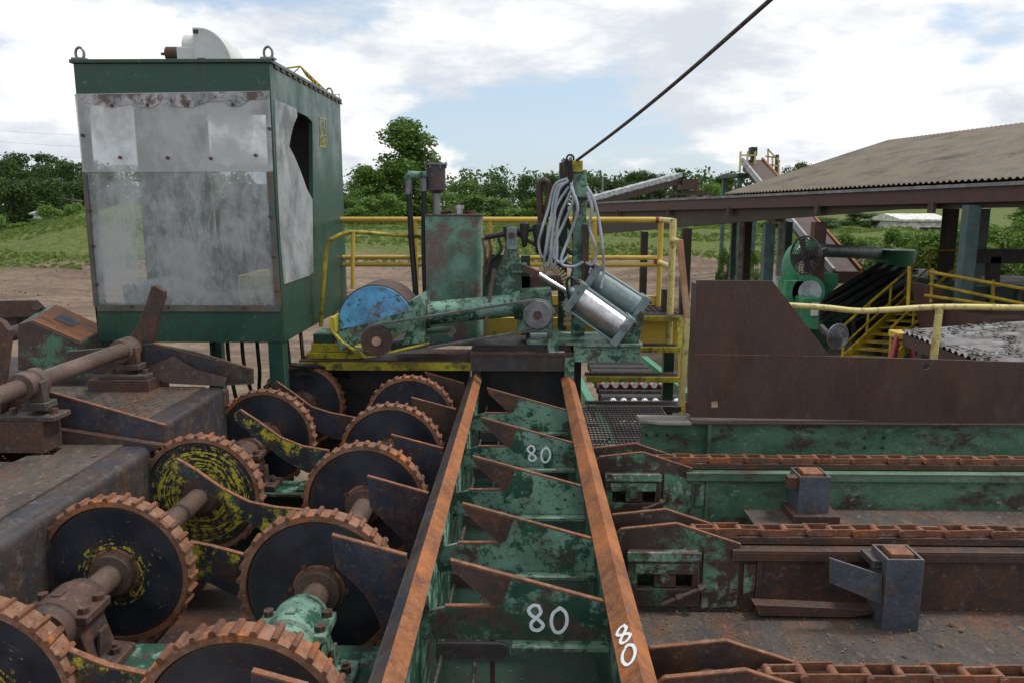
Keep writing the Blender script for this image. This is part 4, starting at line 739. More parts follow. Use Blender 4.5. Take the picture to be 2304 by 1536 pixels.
def pillow(x, y, lab, mat):
    t = thing('pillow_block', lab, 'bearing', (x, y, WZ - .2), 'pillow block bearings')
    mb = MB(); mb.lathe((x, y - .15, WZ), (0, 1, 0), [(0, .066), (0, .098), (.02, .104), (.05, .104), (.06, .115), (.24, .115), (.25, .104), (.28, .104), (.30, .098), (.30, .066)], 28); mb.build('bearing_cap', mat, t)
    mb = MB(); mb.prism([(x - .24, WZ - .20), (x + .24, WZ - .20), (x + .24, WZ - .165), (x + .15, WZ - .155), (x + .118, WZ - .04), (x + .118, WZ + .01), (x - .118, WZ + .01), (x - .118, WZ - .04), (x - .15, WZ - .155), (x - .24, WZ - .165)], y - .09, y + .09); mb.build('housing', mat, t, .006)
    for sx in (-1, 1):
        mb = MB(); mb.box(x + sx * .118 - .03, x + sx * .118 + .03, y - .095, y + .095, WZ + .012, WZ + .05); mb.build('clamp_lug', mat, t, .006)
        for dy in (-.055, .055):
            mb = MB(); mb.cyl((x + sx * .12, y + dy, WZ + .051), (x + sx * .12, y + dy, WZ + .075), .021, n=6); mb.build('bolt', 'rust_brown', t)
        mb = MB(); mb.cyl((x + sx * .2, y, WZ - .17), (x + sx * .2, y, WZ - .135), .023, n=6); mb.cyl((x + sx * .2, y, WZ - .135), (x + sx * .2, y, WZ - .12), .012, n=8); mb.build('foot_bolt', 'rust_brown', t)
        mb = MB(); mb.prism([(y - .05, WZ - .165), (y + .05, WZ - .165), (y + .03, WZ - .05), (y - .03, WZ - .05)], x + sx * .155 - .006, x + sx * .155 + .006, 'x'); mb.build('rib', mat, t)
    mb = MB(); mb.box(x - .018, x + .018, y - .05, y + .0, WZ + .110, WZ + .122); mb.build('cast_pad', mat, t, .002)
pillow(WX['l'], 2.98, 'dark bearing block on the left shaft, in front of the yellow scraped wheel', 'rust_brown')
pillow(WX['r'], 2.86, 'green and rust bearing block on the right shaft', 'green_chip')
pillow(WX['l'], 5.05, 'far bearing block on the left shaft, between wheels', 'rust_brown')
pillow(WX['l'], 6.95, 'bearing block at the far end of the left shaft, under the yellow beam', 'black_iron')
for k, (y0, y1, lab) in enumerate(((2.80, 3.12, 'dark green cross beam under the front pair of bearings'), (4.92, 5.18, 'green cross beam under the middle bearing, half hidden'), (6.8, 7.1, 'green cross beam at the far end of the wheel shafts'))):
    t = thing('cross_beam', lab, 'beam', (-1.4, (y0 + y1) / 2, 1.6))
    mb = MB(); mb.box(-2.35, -.50, y0, y1, 2.085, 2.108); mb.build('top_flange', 'green_old', t, .003)
    mb = MB(); mb.box(-2.35, -.50, (y0 + y1) / 2 - .01, (y0 + y1) / 2 + .01, 1.70, 2.085); mb.build('web', 'green_dark', t)
    mb = MB(); mb.box(-2.35, -.50, y0, y1, 1.68, 1.70); mb.build('bottom_flange', 'green_dark', t)
    for x in (-1.48, -1.30):
        mb = MB(); mb.box(x - .06, x + .06, y0 + .04, y1 - .04, 2.109, 2.125); mb.build('shim_plate', 'green_old', t, .002)
mb = MB(); mb.box(-2.4, -.48, 1.0, 7.3, 1.30, 1.32); mb.build('shade_sheet', 'rust_brown'); tag(bpy.data.objects['shade_sheet'], 'dark rusty sheet added as shade under the toothed wheels', 'pan')  # dark sheet added to stand for shade below the wheels, covers the lit ground
# S-shaped kicker arms of the left row, cut plates of the right row
def plate(name, lab, cat, pix, Y, th, mat, edge_n, group):
    pts = XZ(pix, Y); t = thing(name, lab, cat, (sum(p[0] for p in pts) / len(pts), Y, min(p[1] for p in pts)), group)
    mb = MB(); mb.prism(pts, Y, Y + th); mb.build('plate', mat, t)
    mb = MB()
    for a, b in zip(pts[:edge_n], pts[1:edge_n + 1]): mb.bar((a[0], Y + th / 2, a[1] + .001), (b[0], Y + th / 2, b[1] + .001), th + .003, .007)
    mb.build('burnt_top_edge', 'rust_edge', t); return t
KA = 'curved kicker arms between the wheels'
plate('kicker_arm', 'curved flat arm with yellow and green paint, lying across the yellow ringed wheel', 'kicker arm', [(383, 1042), (396, 1032), (440, 1058), (500, 1100), (560, 1130), (620, 1142), (700, 1150), (690, 1210), (625, 1215), (575, 1185), (500, 1128), (440, 1090), (385, 1058)], 4.08, .022, 'yellow_patch', 6, KA)
plate('kicker_arm', 'curved flat arm with green and yellow patch, second from the camera', 'kicker arm', [(527, 930), (540, 922), (580, 948), (630, 984), (680, 1004), (740, 1014), (740, 1070), (690, 1062), (640, 1035), (575, 985), (528, 945)], 5.12, .022, 'yellow_patch', 5, KA)
plate('kicker_arm', 'farthest curved arm, dark blue steel, before the last left wheel', 'kicker arm', [(609, 870), (622, 858), (660, 885), (700, 915), (740, 928), (800, 940), (800, 992), (745, 985), (700, 960), (650, 915), (612, 882)], 6.05, .022, 'blue_steel', 5, KA)
plate('kicker_arm', 'dark arm between the front two fully seen wheels', 'kicker arm', [(425, 1220), (470, 1228), (560, 1252), (600, 1262), (600, 1365), (540, 1345), (470, 1310), (425, 1300)], 3.62, .022, 'yellow_patch', 3, KA)
plate('kicker_arm', 'orange edged arm low in the lower left corner, between two wheels', 'kicker arm', [(120, 1448), (165, 1470), (240, 1500), (345, 1522), (345, 1640), (120, 1580)], 2.47, .022, 'yellow_patch', 3, KA)
KP = 'cut steel stop plates beside the left rail'
plate('stop_plate', 'blue grey stop plate in front of the green bearing wheel, nearest and largest', 'stop plate', [(746, 1204), (914, 1250), (917, 1290), (932, 1310), (905, 1450), (860, 1440), (853, 1395), (820, 1335), (757, 1275)], 2.99, .02, 'blue_steel', 1, KP)
plate('stop_plate', 'dark stop plate second from the camera beside the left rail', 'stop plate', [(826, 1071), (964, 1110), (968, 1140), (985, 1160), (960, 1260), (915, 1255), (908, 1215), (832, 1140)], 3.93, .02, 'blue_steel', 1, KP)
plate('stop_plate', 'dark stop plate third from the camera beside the left rail', 'stop plate', [(880, 978), (997, 1009), (1000, 1030), (1012, 1045), (985, 1130), (955, 1105), (900, 1040)], 4.83, .02, 'blue_steel', 1, KP)
plate('stop_plate', 'dark stop plate fourth from the camera beside the left rail', 'stop plate', [(925, 894), (1026, 921), (1030, 945), (1040, 955), (1020, 1020), (985, 1000), (935, 930)], 5.70, .02, 'rust_brown', 1, KP)
plate('stop_plate', 'farthest stop plate, just below the yellow beam', 'stop plate', [(955, 837), (1044, 862), (1050, 900), (1040, 930), (1000, 900)], 6.25, .02, 'rust_brown', 1, KP)
plate('stop_plate', 'orange edged stop plate tip at the very bottom of the picture', 'stop plate', [(565, 1512), (690, 1546), (690, 1640), (565, 1600)], 2.10, .02, 'blue_steel', 1, KP)

# ---------------------------------------------------------------- log deck on the left
dk = thing('log_deck', 'worn steel log deck with rounded bumper edge at left', 'log deck', (-3.2, 3.5, 1.4))
mb = MB(); mb.prism([[(-4.6, 1.0), (-2.36, 1.0), (-2.36, 4.42), (-4.6, 4.42)], [tuple(AZ(x, y, 2.61)[:2]) for x, y in ((-60, 1040), (30, 1040), (62, 1026), (118, 1024), (142, 1008), (20, 1002), (-60, 1002))]], 2.60, 2.615, 'z'); mb.build('lower_deck_sheet', 'deck_plate', dk)
prof = [(-2.375, 2.606)] + [(-2.262 + .055 * math.sin(R(a)), 2.55 + .055 * math.cos(R(a))) for a in (0, 20, 40, 60, 80, 90)] + [(-2.207, 1.75), (-2.23, 1.75), (-2.23, 2.53), (-2.375, 2.585)]
mb = MB(); mb.prism(prof, 1.0, 4.43); mb.build('bumper', 'worn_steel', dk)
mb = MB(); mb.prism([[(-3.42, 4.47), (-2.30, 4.47), (-2.30, 5.42), (-3.42, 5.42)]], 2.705, 2.72, 'z'); mb.build('tread_sheet', 'deck_plate', dk)
prof = [(-2.305, 2.712)] + [(-2.205 + .04 * math.sin(R(a)), 2.672 + .04 * math.cos(R(a))) for a in (0, 25, 50, 75, 90)] + [(-2.165, 1.8), (-2.19, 1.8), (-2.19, 2.62), (-2.305, 2.69)]
mb = MB(); mb.prism(prof, 4.46, 5.42); mb.build('upper_bumper', 'worn_steel', dk)
mb = MB()
for ix in range(26):
    for iy in range(15):
        x = -3.40 + ix * .041; y = 4.50 + iy * .06; s = .013 * (1 if (ix + iy) % 2 else -1)
        mb.add([(x - .012, y - s, 2.7205), (x - .003, y - s * 1.2, 2.7235), (x + .012, y + s, 2.7205), (x + .003, y + s * 1.2, 2.7205)], [(0, 1, 2), (0, 2, 3)])
o = mb.build('tread_pattern', 'deck_plate', dk, smooth=False); o['kind'] = 'stuff'
fp = XZ([(82, 873), (372, 956), (372, 1000), (362, 1000), (82, 958)], 4.45)
mb = MB(); mb.prism(fp, 4.445, 4.465); f_ = mb.build('front_plate', 'blue_steel', dk)
mb = MB(); mb.bar((fp[0][0], 4.455, fp[0][1]), (fp[1][0], 4.455, fp[1][1]), .023, .008); mb.build('top_edge', 'rust_edge', f_)
bp_ = XZ([(345, 772), (440, 790), (570, 829), (571, 862), (505, 866), (400, 850), (150, 838), (150, 790)], 5.45)
mb = MB(); mb.prism(bp_, 5.44, 5.46); b_ = mb.build('back_plate', 'worn_steel', dk)
mb = MB(); mb.bar((bp_[0][0], 5.45, bp_[0][1]), (bp_[2][0], 5.45, bp_[2][1]), .023, .008); mb.build('top_edge', 'rust_edge', b_)
cr = [A(x, y, Y) for x, y, Y in ((300, 838, 5.42), (390, 800, 5.40), (440, 830, 5.36), (510, 848, 5.40), (505, 868, 5.38), (380, 862, 5.34))]
mb = MB(); mb.add([tuple(p) for p in cr], [(0, 1, 5), (1, 2, 5), (2, 4, 5), (2, 3, 4)]); mb.build('torn_sheet', 'rust_brown', dk)
mb = MB(); mb.box(-4.4, -2.2, 5.47, 5.60, 2.2, 2.66); mb.box(-4.6, -3.42, 4.46, 5.44, 2.3, 2.66); mb.build('rear_box', 'rust_brown', dk)
mb = MB(); mb.box(-4.6, -2.24, 1.0, 5.4, 1.40, 1.75); mb.build('sub_frame', 'rust_brown', dk)
mb = MB(); mb.prism(XZ([(-40, 905), (85, 892), (85, 955), (372, 1000), (345, 1012), (-40, 985)], 4.40), 4.38, 4.43); mb.build('inner_beam', 'rust_brown', dk)
# paddle shaft
ps = thing('paddle_shaft', 'brown steel pipe with upright curved paddles, on clamp bearings over the left deck', 'paddle shaft', (-2.83, 4.8, 2.8))
mb = MB(); mb.cyl((-2.845, 3.9, 2.985), (-2.80, 5.62, 3.01), .052, n=24); mb.build('pipe', 'shaft_steel', ps)
for k, (Yp, pix) in enumerate(((5.5, [(283, 768), (300, 752), (318, 722), (333, 680), (344, 645), (352, 642), (374, 656), (374, 668), (358, 720), (345, 790), (318, 800), (300, 792)]), (4.32, [(-40, 700), (-10, 712), (12, 722), (27, 742), (26, 765), (16, 850), (10, 930), (-40, 930)]))):
    mb = MB(); mb.prism(XZ(pix, Yp), Yp - .03, Yp + .015); mb.build('paddle', 'rust_brown', ps, .004)
for y, lab in ((5.36, 'clamp'), (4.28, 'clamp')):
    c = Vector((-2.83, y, 2.995))
    mb = MB(); mb.lathe((c.x, c.y - .07, c.z), (.02, 1, 0), [(0, .055), (0, .078), (.05, .082), (.06, .07), (.09, .07), (.10, .085), (.15, .085), (.15, .055)], 20); mb.build('clamp_bearing', 'shaft_steel', ps)
    mb = MB(); mb.box(c.x - .02, c.x + .12, c.y - .05, c.y + .07, 2.86, 2.90); mb.box(c.x + .03, c.x + .10, c.y - .03, c.y + .03, 2.90, 3.02); mb.box(c.x - .16, c.x + .18, c.y - .08, c.y + .09, 2.80, 2.83); mb.build('bearing_foot', 'deck_plate', ps, .005)
    for sx in (-.1, .14):
        mb = MB(); mb.cyl((c.x + sx, c.y, 2.83), (c.x + sx, c.y, 2.86), .02, n=6); mb.build('bolt', 'rust_brown', ps)
mb = MB(); mb.box(-3.05, -2.62, 5.25, 5.44, 2.62, 2.80); mb.build('pedestal', 'rust_brown', ps)
mb = MB(); mb.box(-3.3, -2.72, 4.20, 4.37, 2.62, 2.80); mb.build('pedestal', 'rust_brown', ps)
# rusty green housing in front of the cab
hb_ = thing('gear_housing', 'rusty green steel box with slot in its sloping top, before the cab corner', 'housing', (-3.6, 5.9, 2.6))
P = lambda x, y, Y: tuple(A(x, y, Y))
fr = [P(68, 722, 5.75), P(182, 772, 5.75), P(182, 852, 5.75), P(40, 832, 5.75), P(40, 730, 5.75)]
bk = [P(125, 686, 6.5), P(240, 738, 6.5), P(240, 800, 6.5), P(105, 790, 6.5), P(105, 690, 6.5)]
mb = MB(); mb.add(fr + bk, [(0, 1, 2, 3, 4), (9, 8, 7, 6, 5), (0, 5, 6, 1), (1, 6, 7, 2), (2, 7, 8, 3), (3, 8, 9, 4), (4, 9, 5, 0)]); mb.fix = True; mb.build('casing', 'conv_end', hb_, .006)
tp = [Vector(fr[0]), Vector(fr[1]), Vector(bk[1]), Vector(bk[0])]
def tlerp(u, v_, dz=0): return (tp[0].lerp(tp[1], u)).lerp(tp[3].lerp(tp[2], u), v_) + Vector((0, 0, dz))
mb = MB(); mb.add([tlerp(.02, .02, .006), tlerp(.98, .02, .006), tlerp(.98, .98, .006), tlerp(.02, .98, .006)], [(0, 1, 2, 3)]); mb.build('rusty_lid', 'rust_orange', hb_)
mb = MB(); mb.add([tlerp(.25, .38, .009), tlerp(.62, .38, .009), tlerp(.62, .75, .009), tlerp(.25, .75, .009)], [(0, 1, 2, 3)]); mb.build('slot', 'black_iron', hb_)
lk = thing('linkage_arm', 'rusty link arm with pivot pin at the left edge, behind the deck', 'linkage', (-4.2, 6.4, 2.7))
mb = MB(); mb.prism(XZ([(-60, 678), (80, 676), (105, 700), (140, 735), (120, 742), (85, 712), (-60, 718)], 6.35), 6.33, 6.38); mb.prism(XZ([(-60, 690), (40, 690), (40, 760), (-60, 760)], 6.5), 6.5, 6.7); mb.build('arm', 'rust_brown', lk, .004)
mb = MB(); mb.cyl(P(82, 690, 6.28), P(82, 690, 6.45), .035, n=14); mb.build('pin', 'shaft_steel', lk)
mb = MB(); mb.cyl(P(20, 752, 6.1), P(62, 742, 6.1), .06, n=16); mb.build('cross_tube', 'shaft_steel', lk)
mb = MB(); mb.box(-4.9, -3.3, 5.65, 7.0, 1.6, 2.62); mb.build('pedestal', 'rust_brown', lk)

# ---------------------------------------------------------------- operator cab
CX0, CX1, CY0, CY1, CZ0, CZ1 = -3.42, -1.93, 6.1, 8.35, 2.92, 5.05
cab = thing('operator_cab', 'dark green operator cab with milky plastic front windows', 'operator cab', (-2.67, 7.2, 1.5))
def aX(px, py, X):
    r = ray(px, py); t = X / r[0]; return (r[1] * t, H + r[2] * t)
fo = [(CX0, CZ0), (CX1, CZ0), (CX1, CZ1), (CX0, CZ1)]
op = XZ([(212, 682), (612, 682), (598, 232), (578, 216), (212, 222), (197, 240)], CY0)
mb = MB(); mb.prism([fo, op], CY0, CY0 + .035); mb.build('front_wall', 'green_cab', cab, .004)
so_ = [aX(626, 232, CX1), aX(690, 262, CX1), aX(703, 275, CX1), aX(706, 600, CX1), aX(700, 620, CX1), aX(642, 640, CX1)]
mb = MB(); mb.prism([[(CY0 + .036, CZ0), (CY1, CZ0), (CY1, CZ1), (CY0 + .036, CZ1)], so_], CX1 - .035, CX1, 'x'); mb.build('right_wall', 'green_cab', cab)
mb = MB(); mb.prism([[(CY0 + .036, CZ0), (CY1, CZ0), (CY1, CZ1), (CY0 + .036, CZ1)], [(6.2, 3.1), (6.98, 3.1), (6.98, 4.9), (6.2, 4.9)]], CX0, CX0 + .035, 'x'); mb.build('left_wall', 'green_cab', cab)
mb = MB(); mb.prism([[(CX0 + .036, CZ0), (CX1 - .036, CZ0), (CX1 - .036, CZ1), (CX0 + .036, CZ1)], [(CX0 + .10, 3.55), (CX0 + .72, 3.55), (CX0 + .72, 4.92), (CX0 + .10, 4.92)]], CY1 - .035, CY1); mb.build('back_wall', 'green_cab', cab)
mb = MB(); mb.box(CX0 - .02, CX1 + .015, CY0 - .02, CY1 + .02, CZ1, CZ1 + .028); mb.build('roof', 'green_cab', cab, .004)
mb = MB()
for i in range(14): mb.box(CX1 + .0, CX1 + .012, CY0 + .1 + i * .16, CY0 + .2 + i * .16, CZ1 - .022, CZ1 - .001)
mb.build('roof_stitch_welds', 'rust_brown', cab)['kind'] = 'stuff'
mb = MB(); mb.box(CX0 + .036, CX1 - .036, CY0 + .036, CY1 - .036, CZ0, CZ0 + .03); mb.build('floor', 'black_iron', cab)
mb = MB(); mb.prism(XZ([(168, 212), (606, 205), (614, 386), (186, 388)], CY0 - .012), CY0 - .014, CY0 - .008); mb.build('upper_front_pane', 'pane_milky', cab)
mb = MB(); mb.prism(XZ([(190, 372), (613, 372), (631, 699), (218, 694)], CY0 - .004), CY0 - .006, CY0 - .001); mb.build('lower_front_pane', 'pane_fog', cab)
def strip(p, q, wd, nm, mt='alu_grey'):
    mb = MB(); a, b = A(*p, CY0 - .02), A(*q, CY0 - .02); mb.bar(a, b, .008, wd, up=(0, 1, 0) if abs(a.x - b.x) < .1 else (0, 0, 1)); mb.build(nm, mt, cab)
mb = MB()
for a, b, wd in (((606, 388), (626, 690), .045), ((190, 392), (216, 690), .035)):
    a, b = A(*a, CY0 - .012), A(*b, CY0 - .012); mb.prism([(a.x - wd / 2, a.z), (a.x + wd / 2, a.z), (b.x + wd / 2, b.z), (b.x - wd / 2, b.z)], CY0 - .016, CY0 - .006)
a, b = A(218, 692, CY0 - .012), A(630, 697, CY0 - .012); mb.box(a.x, b.x, CY0 - .017, CY0 - .0065, b.z - .016, a.z + .018); mb.build('pane_retainer', 'retainer', cab)
tear = [(170, 214), (604, 206), (604, 222), (560, 226), (540, 240), (515, 240), (505, 228), (470, 230), (430, 243), (385, 240), (360, 232), (345, 242), (320, 243), (290, 236), (250, 243), (215, 236), (190, 230)]
mb = MB(); mb.prism(XZ(tear, CY0 - .016), CY0 - .0195, CY0 - .0155); mb.build('torn_backing', 'residue', cab)
for px, py in ((252, 238), (332, 237), (422, 236), (524, 236), (270, 355), (377, 356), (474, 357), (575, 350), (200, 474), (208, 555), (216, 640), (296, 690), (376, 691), (549, 693), (608, 488), (615, 578), (622, 655), (606, 290), (186, 305)):
    mb = MB(); p = A(px, py, CY0 - .02); mb.cyl((p.x, CY0 - .032, p.z), (p.x, CY0 - .004, p.z), .012, n=8); mb.build('bolt', 'rust_brown', cab)
gl = [(618, 224), (667, 246), (669, 262), (660, 285), (654, 308), (651, 330), (662, 352), (676, 385), (690, 425), (703, 450), (705, 612), (698, 620), (640, 640), (633, 560), (626, 430)]
mb = MB(); mb.prism([aX(x, y, CX1 + .008) for x, y in gl], CX1 + .004, CX1 + .009, 'x'); mb.build('broken_side_pane', 'pane_clear', cab)
lw = CX1 + .0015
mb = MB(); E_ = lambda x, y: (lw, *aX(x, y, lw))
for seq in ([(719, 266), (733, 269), (734, 331), (720, 329), (719, 266)], [(727, 274), (721.5, 304), (732.5, 306), (727, 274)], [(727, 284), (724, 304)], [(727, 284), (730.5, 305)],
            [(721.5, 311), (721.5, 326)], [(721.5, 318), (724, 318.5)], [(724, 311), (724, 326)], [(725.5, 326), (726, 311), (727.5, 320), (729, 312), (729.2, 327)], [(733, 313), (730.8, 314), (730.6, 326), (733, 327)]):
    ribbon(mb, [E_(x, y) for x, y in seq], .011, (1, 0, 0))
mb.build('emblem', 'yellow_worn', cab)
for x, y, Y in ((181, 137, 6.13), (604, 134, 6.13), (741, 208, 8.25)):
    c = A(x, y, Y); mb = MB(); mb.tube([(c.x + .032 * math.sin(R(a)) * (1 if abs(a) < 140 else .8), Y, CZ1 + .075 + .045 * math.cos(R(a))) for a in range(-165, 166, 15)], .010, 8)
    mb.box(c.x - .05, c.x + .05, Y - .04, Y + .04, CZ1 + .028, CZ1 + .042); mb.build('lifting_eye', 'alu_grey', cab)
for x, y in ((CX1 - .07, CY0 + .06), (CX0 + .08, CY0 + .06), (CX1 - .07, CY1 - .1), (CX0 + .08, CY1 - .1)):
    mb = MB(); mb.box(x - .062, x + .062, y - .05, y + .062, .0, CZ0 - .001); mb.build('leg', 'green_cab', cab, .004)
mb = MB(); mb.box(-3.0, -2.5, 7.1, 7.55, 3.0, 3.35); mb.box(-3.0, -2.5, 7.55, 7.68, 3.3, 4.05); mb.build('seat', 'seat_vinyl', cab, .03)
mb = MB(); mb.box(-2.42, -2.16, 6.5, 7.2, 2.96, 3.42); mb.build('console', 'yellow_pale', cab, .01)
mb = MB(); mb.box(-3.35, -3.05, 6.4, 7.3, 2.96, 3.35); mb.box(-2.95, -2.35, 7.72, 7.9, 3.3, 4.2); mb.build('control_panel', 'interior', cab, .01)
mb = MB(); mb.box(CX1 - .30, CX1 - .04, 7.45, 8.25, 3.0, 5.0); mb.build('inner_locker', 'black_iron', cab)
for k in range(7):
    x = -2.75 + k * .13; mb = MB(); mb.tube(smooth_path([(x, 6.7, CZ0), (x + .03, 6.65, 2.6), (x + .12 * math.sin(k), 6.6 + .05 * k, 2.2), (x + .3 + .1 * math.cos(k * 2), 6.8, 1.7)], 5), .017, 7)
    tag(mb.build('hydraulic_hose', 'black_rubber'), 'black hydraulic hose hanging below the cab floor, %s from the left' % ('first', 'second', 'third', 'fourth', 'fifth', 'sixth', 'last')[k], 'hose', 'black hoses under the cab')
for k, (a, b) in enumerate((((-1.95, 6.3, 2.7), (-1.45, 6.9, 2.4)), ((-1.9, 6.4, 2.6), (-1.6, 6.8, 2.0)))):
    mb = MB(); mb.tube(smooth_path([a, ((a[0] + b[0]) / 2, (a[1] + b[1]) / 2, a[2] - .1), b], 5), .02, 7); tag(mb.build('cable_conduit', 'black_rubber'), ('upper' if k == 0 else 'lower') + ' black conduit slanting between the cab leg and the yellow base', 'conduit')
# blower on the cab roof
bl = thing('roof_blower', 'white fan housing with brown motor on the cab roof', 'blower', tuple(A(460, 137, 6.9)))
Yb = 6.9
mb = MB(); a = A(376, 122, Yb); b = A(412, 122, Yb); mb.cyl((a.x, Yb, a.z), (b.x, Yb, b.z), .058, n=18); mb.cyl((a.x - .05, Yb, a.z), (a.x, Yb, a.z), .012, n=8); mb.build('motor', 'rust_brown', bl)
mb = MB(); p = A(412, 136, Yb); q = A(456, 112, Yb); mb.box(p.x, q.x, Yb - .12, Yb + .12, CZ1 + .028, q.z); mb.build('mount_box', 'white_paint', bl, .006)
c = A(440, 112, Yb); mb = MB(); mb.cyl((c.x - .07, Yb, c.z), (c.x + .08, Yb, c.z), .115, n=24); mb.build('inlet_ring', 'white_paint', bl)
p0 = A(454, 136, Yb); p1 = A(540, 136, Yb); pt = A(454, 71, Yb); ps_ = [(p0.x, CZ1 + .028), (p1.x, CZ1 + .028)] + [(p0.x + .055 + (p1.x - p0.x - .055) * math.cos(R(a)), CZ1 + .028 + (pt.z - CZ1 - .03) * math.sin(R(a))) for a in range(10, 91, 10)] + [(p0.x, pt.z)]
mb = MB(); mb.prism(ps_, Yb - .16, Yb + .2); mb.build('scroll_hood', 'white_paint', bl, .006)
mb = MB(); mb.box(p0.x + .03, p0.x + .09, Yb - .166, Yb - .161, CZ1 + .05, CZ1 + .15); mb.box(p0.x + .01, p0.x + .05, Yb - .166, Yb - .161, pt.z - .05, pt.z - .02); mb.build('vent_slot', 'black_iron', bl)
# ---------------------------------------------------------------- cutoff saw at the end of the rails
YS = 6.6
saw = thing('cutoff_saw', 'green cutoff saw with blue wheel guard and belt drive at the end of the rails', 'cutoff saw', (-.2, YS, 2.6))
c = A(846, 728, YS - .15); gr = .325
ps_ = [(c.x + gr * math.cos(R(a)), c.z + gr * math.sin(R(a))) for a in range(14, 197, 8)]
mb = MB(); mb.prism(ps_, YS - .13, YS + .32); mb.build('guard_rim', 'rust_brown', saw, .006)
ps2 = [(c.x + (gr - .012) * math.cos(R(a)), c.z + (gr - .012) * math.sin(R(a))) for a in range(14, 197, 8)]
mb = MB(); mb.prism(ps2, YS - .15, YS - .129); mb.build('guard_face', 'blue_paint', saw, .003)
mb = MB(); mb.prism(XZ([(757, 748), (940, 692), (944, 722), (930, 745), (800, 775), (765, 790), (757, 772)], YS - .17), YS - .17, YS + .05); mb.build('guard_base', 'green_chip', saw, .005)
mb = MB(); mb.prism(XZ([(918, 680), (948, 664), (958, 690), (958, 770), (905, 775), (918, 740)], YS - .1), YS - .14, YS + .25); mb.build('end_box', 'green_chip', saw, .006)
mb = MB(); mb.prism(XZ([(880, 770), (960, 752), (1010, 750), (1018, 762), (1000, 775), (880, 792)], YS - .1), YS - .12, YS + .3); mb.build('saw_bed', 'green_old', saw, .005)
for nm, (px, py), r, mt in (('small_pulley', (849, 766), .125, 'rust_brown'), ('large_pulley', (1209, 708), .118, 'alu_grey')):
    p = A(px, py, YS - .28)
    mb = MB(); mb.lathe((p.x, YS - .31, p.z), (0, 1, 0), [(0, r * .62), (0, r * .96), (.012, r), (.05, r), (.062, r * .96), (.062, r * .62)], 36); o = mb.build(nm, mt, saw)
    mb = MB(); mb.lathe((p.x, YS - .300, p.z), (0, 1, 0), [(0, r * .25), (0, r * .62), (.04, r * .62), (.04, r * .25)], 28); mb.build('pulley_web', 'black_iron', o)
    mb = MB(); mb.cyl((p.x, YS - .325, p.z), (p.x, YS + .05, p.z), r * .30, n=18); mb.build('pulley_hub', 'copper_rust' if nm[0] == 's' else 'rust_brown', o)
    for k in range(6):
        a = R(60 * k); mb = MB(); mb.cyl((p.x + r * .48 * math.cos(a), YS - .307, p.z + r * .48 * math.sin(a)), (p.x + r * .48 * math.cos(a), YS - .297, p.z + r * .48 * math.sin(a)), .008, n=6); mb.build('bolt', 'alu_grey', o)
p, q = A(849, 766, YS - .28), A(1209, 708, YS - .28)
dv = (Vector((q.x, 0, q.z)) - Vector((p.x, 0, p.z))); dn = dv.normalized(); up = Vector((-dn.z, 0, dn.x))
mb = MB()
for sgn, ra, rb in ((1, .128, .121), (-1, .128, .121)):
    mb.bar(Vector((p.x, YS - .28, p.z)) + up * ra * sgn, Vector((q.x, YS - .28, q.z)) + up * rb * sgn, .05, .017, up=(0, 0, 1))
ang = math.degrees(math.atan2(up.z, up.x))
mb.tube([(q.x + .121 * math.cos(R(ang - a)), YS - .28, q.z + .121 * math.sin(R(ang - a))) for a in range(0, 181, 15)], .012, 6)
mb.tube([(p.x + .128 * math.cos(R(ang + a)), YS - .28, p.z + .128 * math.sin(R(ang + a))) for a in range(0, 181, 15)], .012, 6); mb.build('drive_belt', 'belt_grey', saw)
a, b = A(945, 708, YS), A(1178, 684, YS)
mb = MB(); mb.cyl(a, b, .098, n=28); mb.build('pivot_tube', 'green_chip', saw)
mb = MB(); mb.cyl(a + (b - a) * .04, a + (b - a) * .09, .125, n=28); mb.build('tube_flange', 'green_old', saw); mb = MB(); mb.cyl(b - (b - a) * .10, b - (b - a) * .02, .125, n=28); mb.build('tube_flange', 'green_old', saw)
mb = MB(); mb.prism(XZ([(1092, 690), (1176, 690), (1172, 600), (1166, 560), (1160, 522), (1152, 514), (1142, 516), (1136, 560), (1128, 590), (1100, 640)], YS), YS - .02, YS + .02); arm = mb.build('arm_plate', 'green_old', saw, .003)
mb = MB(); mb.prism(XZ([(1086, 690), (1180, 690), (1176, 640), (1135, 574), (1105, 572), (1086, 600)], YS + .28), YS + .26, YS + .30); mb.build('rear_arm_plate', 'green_dark', saw, .003)
mb = MB(); mb.prism(XZ([(1140, 512), (1162, 512), (1164, 562), (1140, 562)], YS - .03), YS - .035, YS - .021); mb.build('pin_plate', 'cyl_grey', saw, .003)
mb = MB(); mb.prism(XZ([(1150, 592), (1185, 592), (1185, 614), (1150, 614)], YS - .03), YS - .05, YS - .021); mb.build('clevis_block', 'green_chip', saw, .004)
mb = MB()
for px, py in ((1151, 530), (1178, 603)): p = A(px, py, YS - .05); mb.cyl((p.x, YS - .07, p.z), (p.x, YS + .05, p.z), .026, n=12)
mb.build('pivot_pin', 'rust_brown', saw)
mb = MB(); mb.prism(XZ([(1160, 655), (1240, 650), (1245, 690), (1245, 750), (1165, 750)], YS), YS + .02, YS + .25); mb.build('bearing_box', 'green_chip', saw, .006)
mb = MB(); mb.prism(XZ([(1172, 622), (1262, 622), (1262, 655), (1172, 655)], YS + .2), YS + .2, YS + .6); mb.build('motor_mount', 'rust_brown', saw, .004)
mb = MB(); mb.bar(A(1112, 605, YS - .06), A(1088, 765, YS - .10), .012, .028, up=(1, 0, 0)); mb.build('lever', 'shaft_steel', saw)
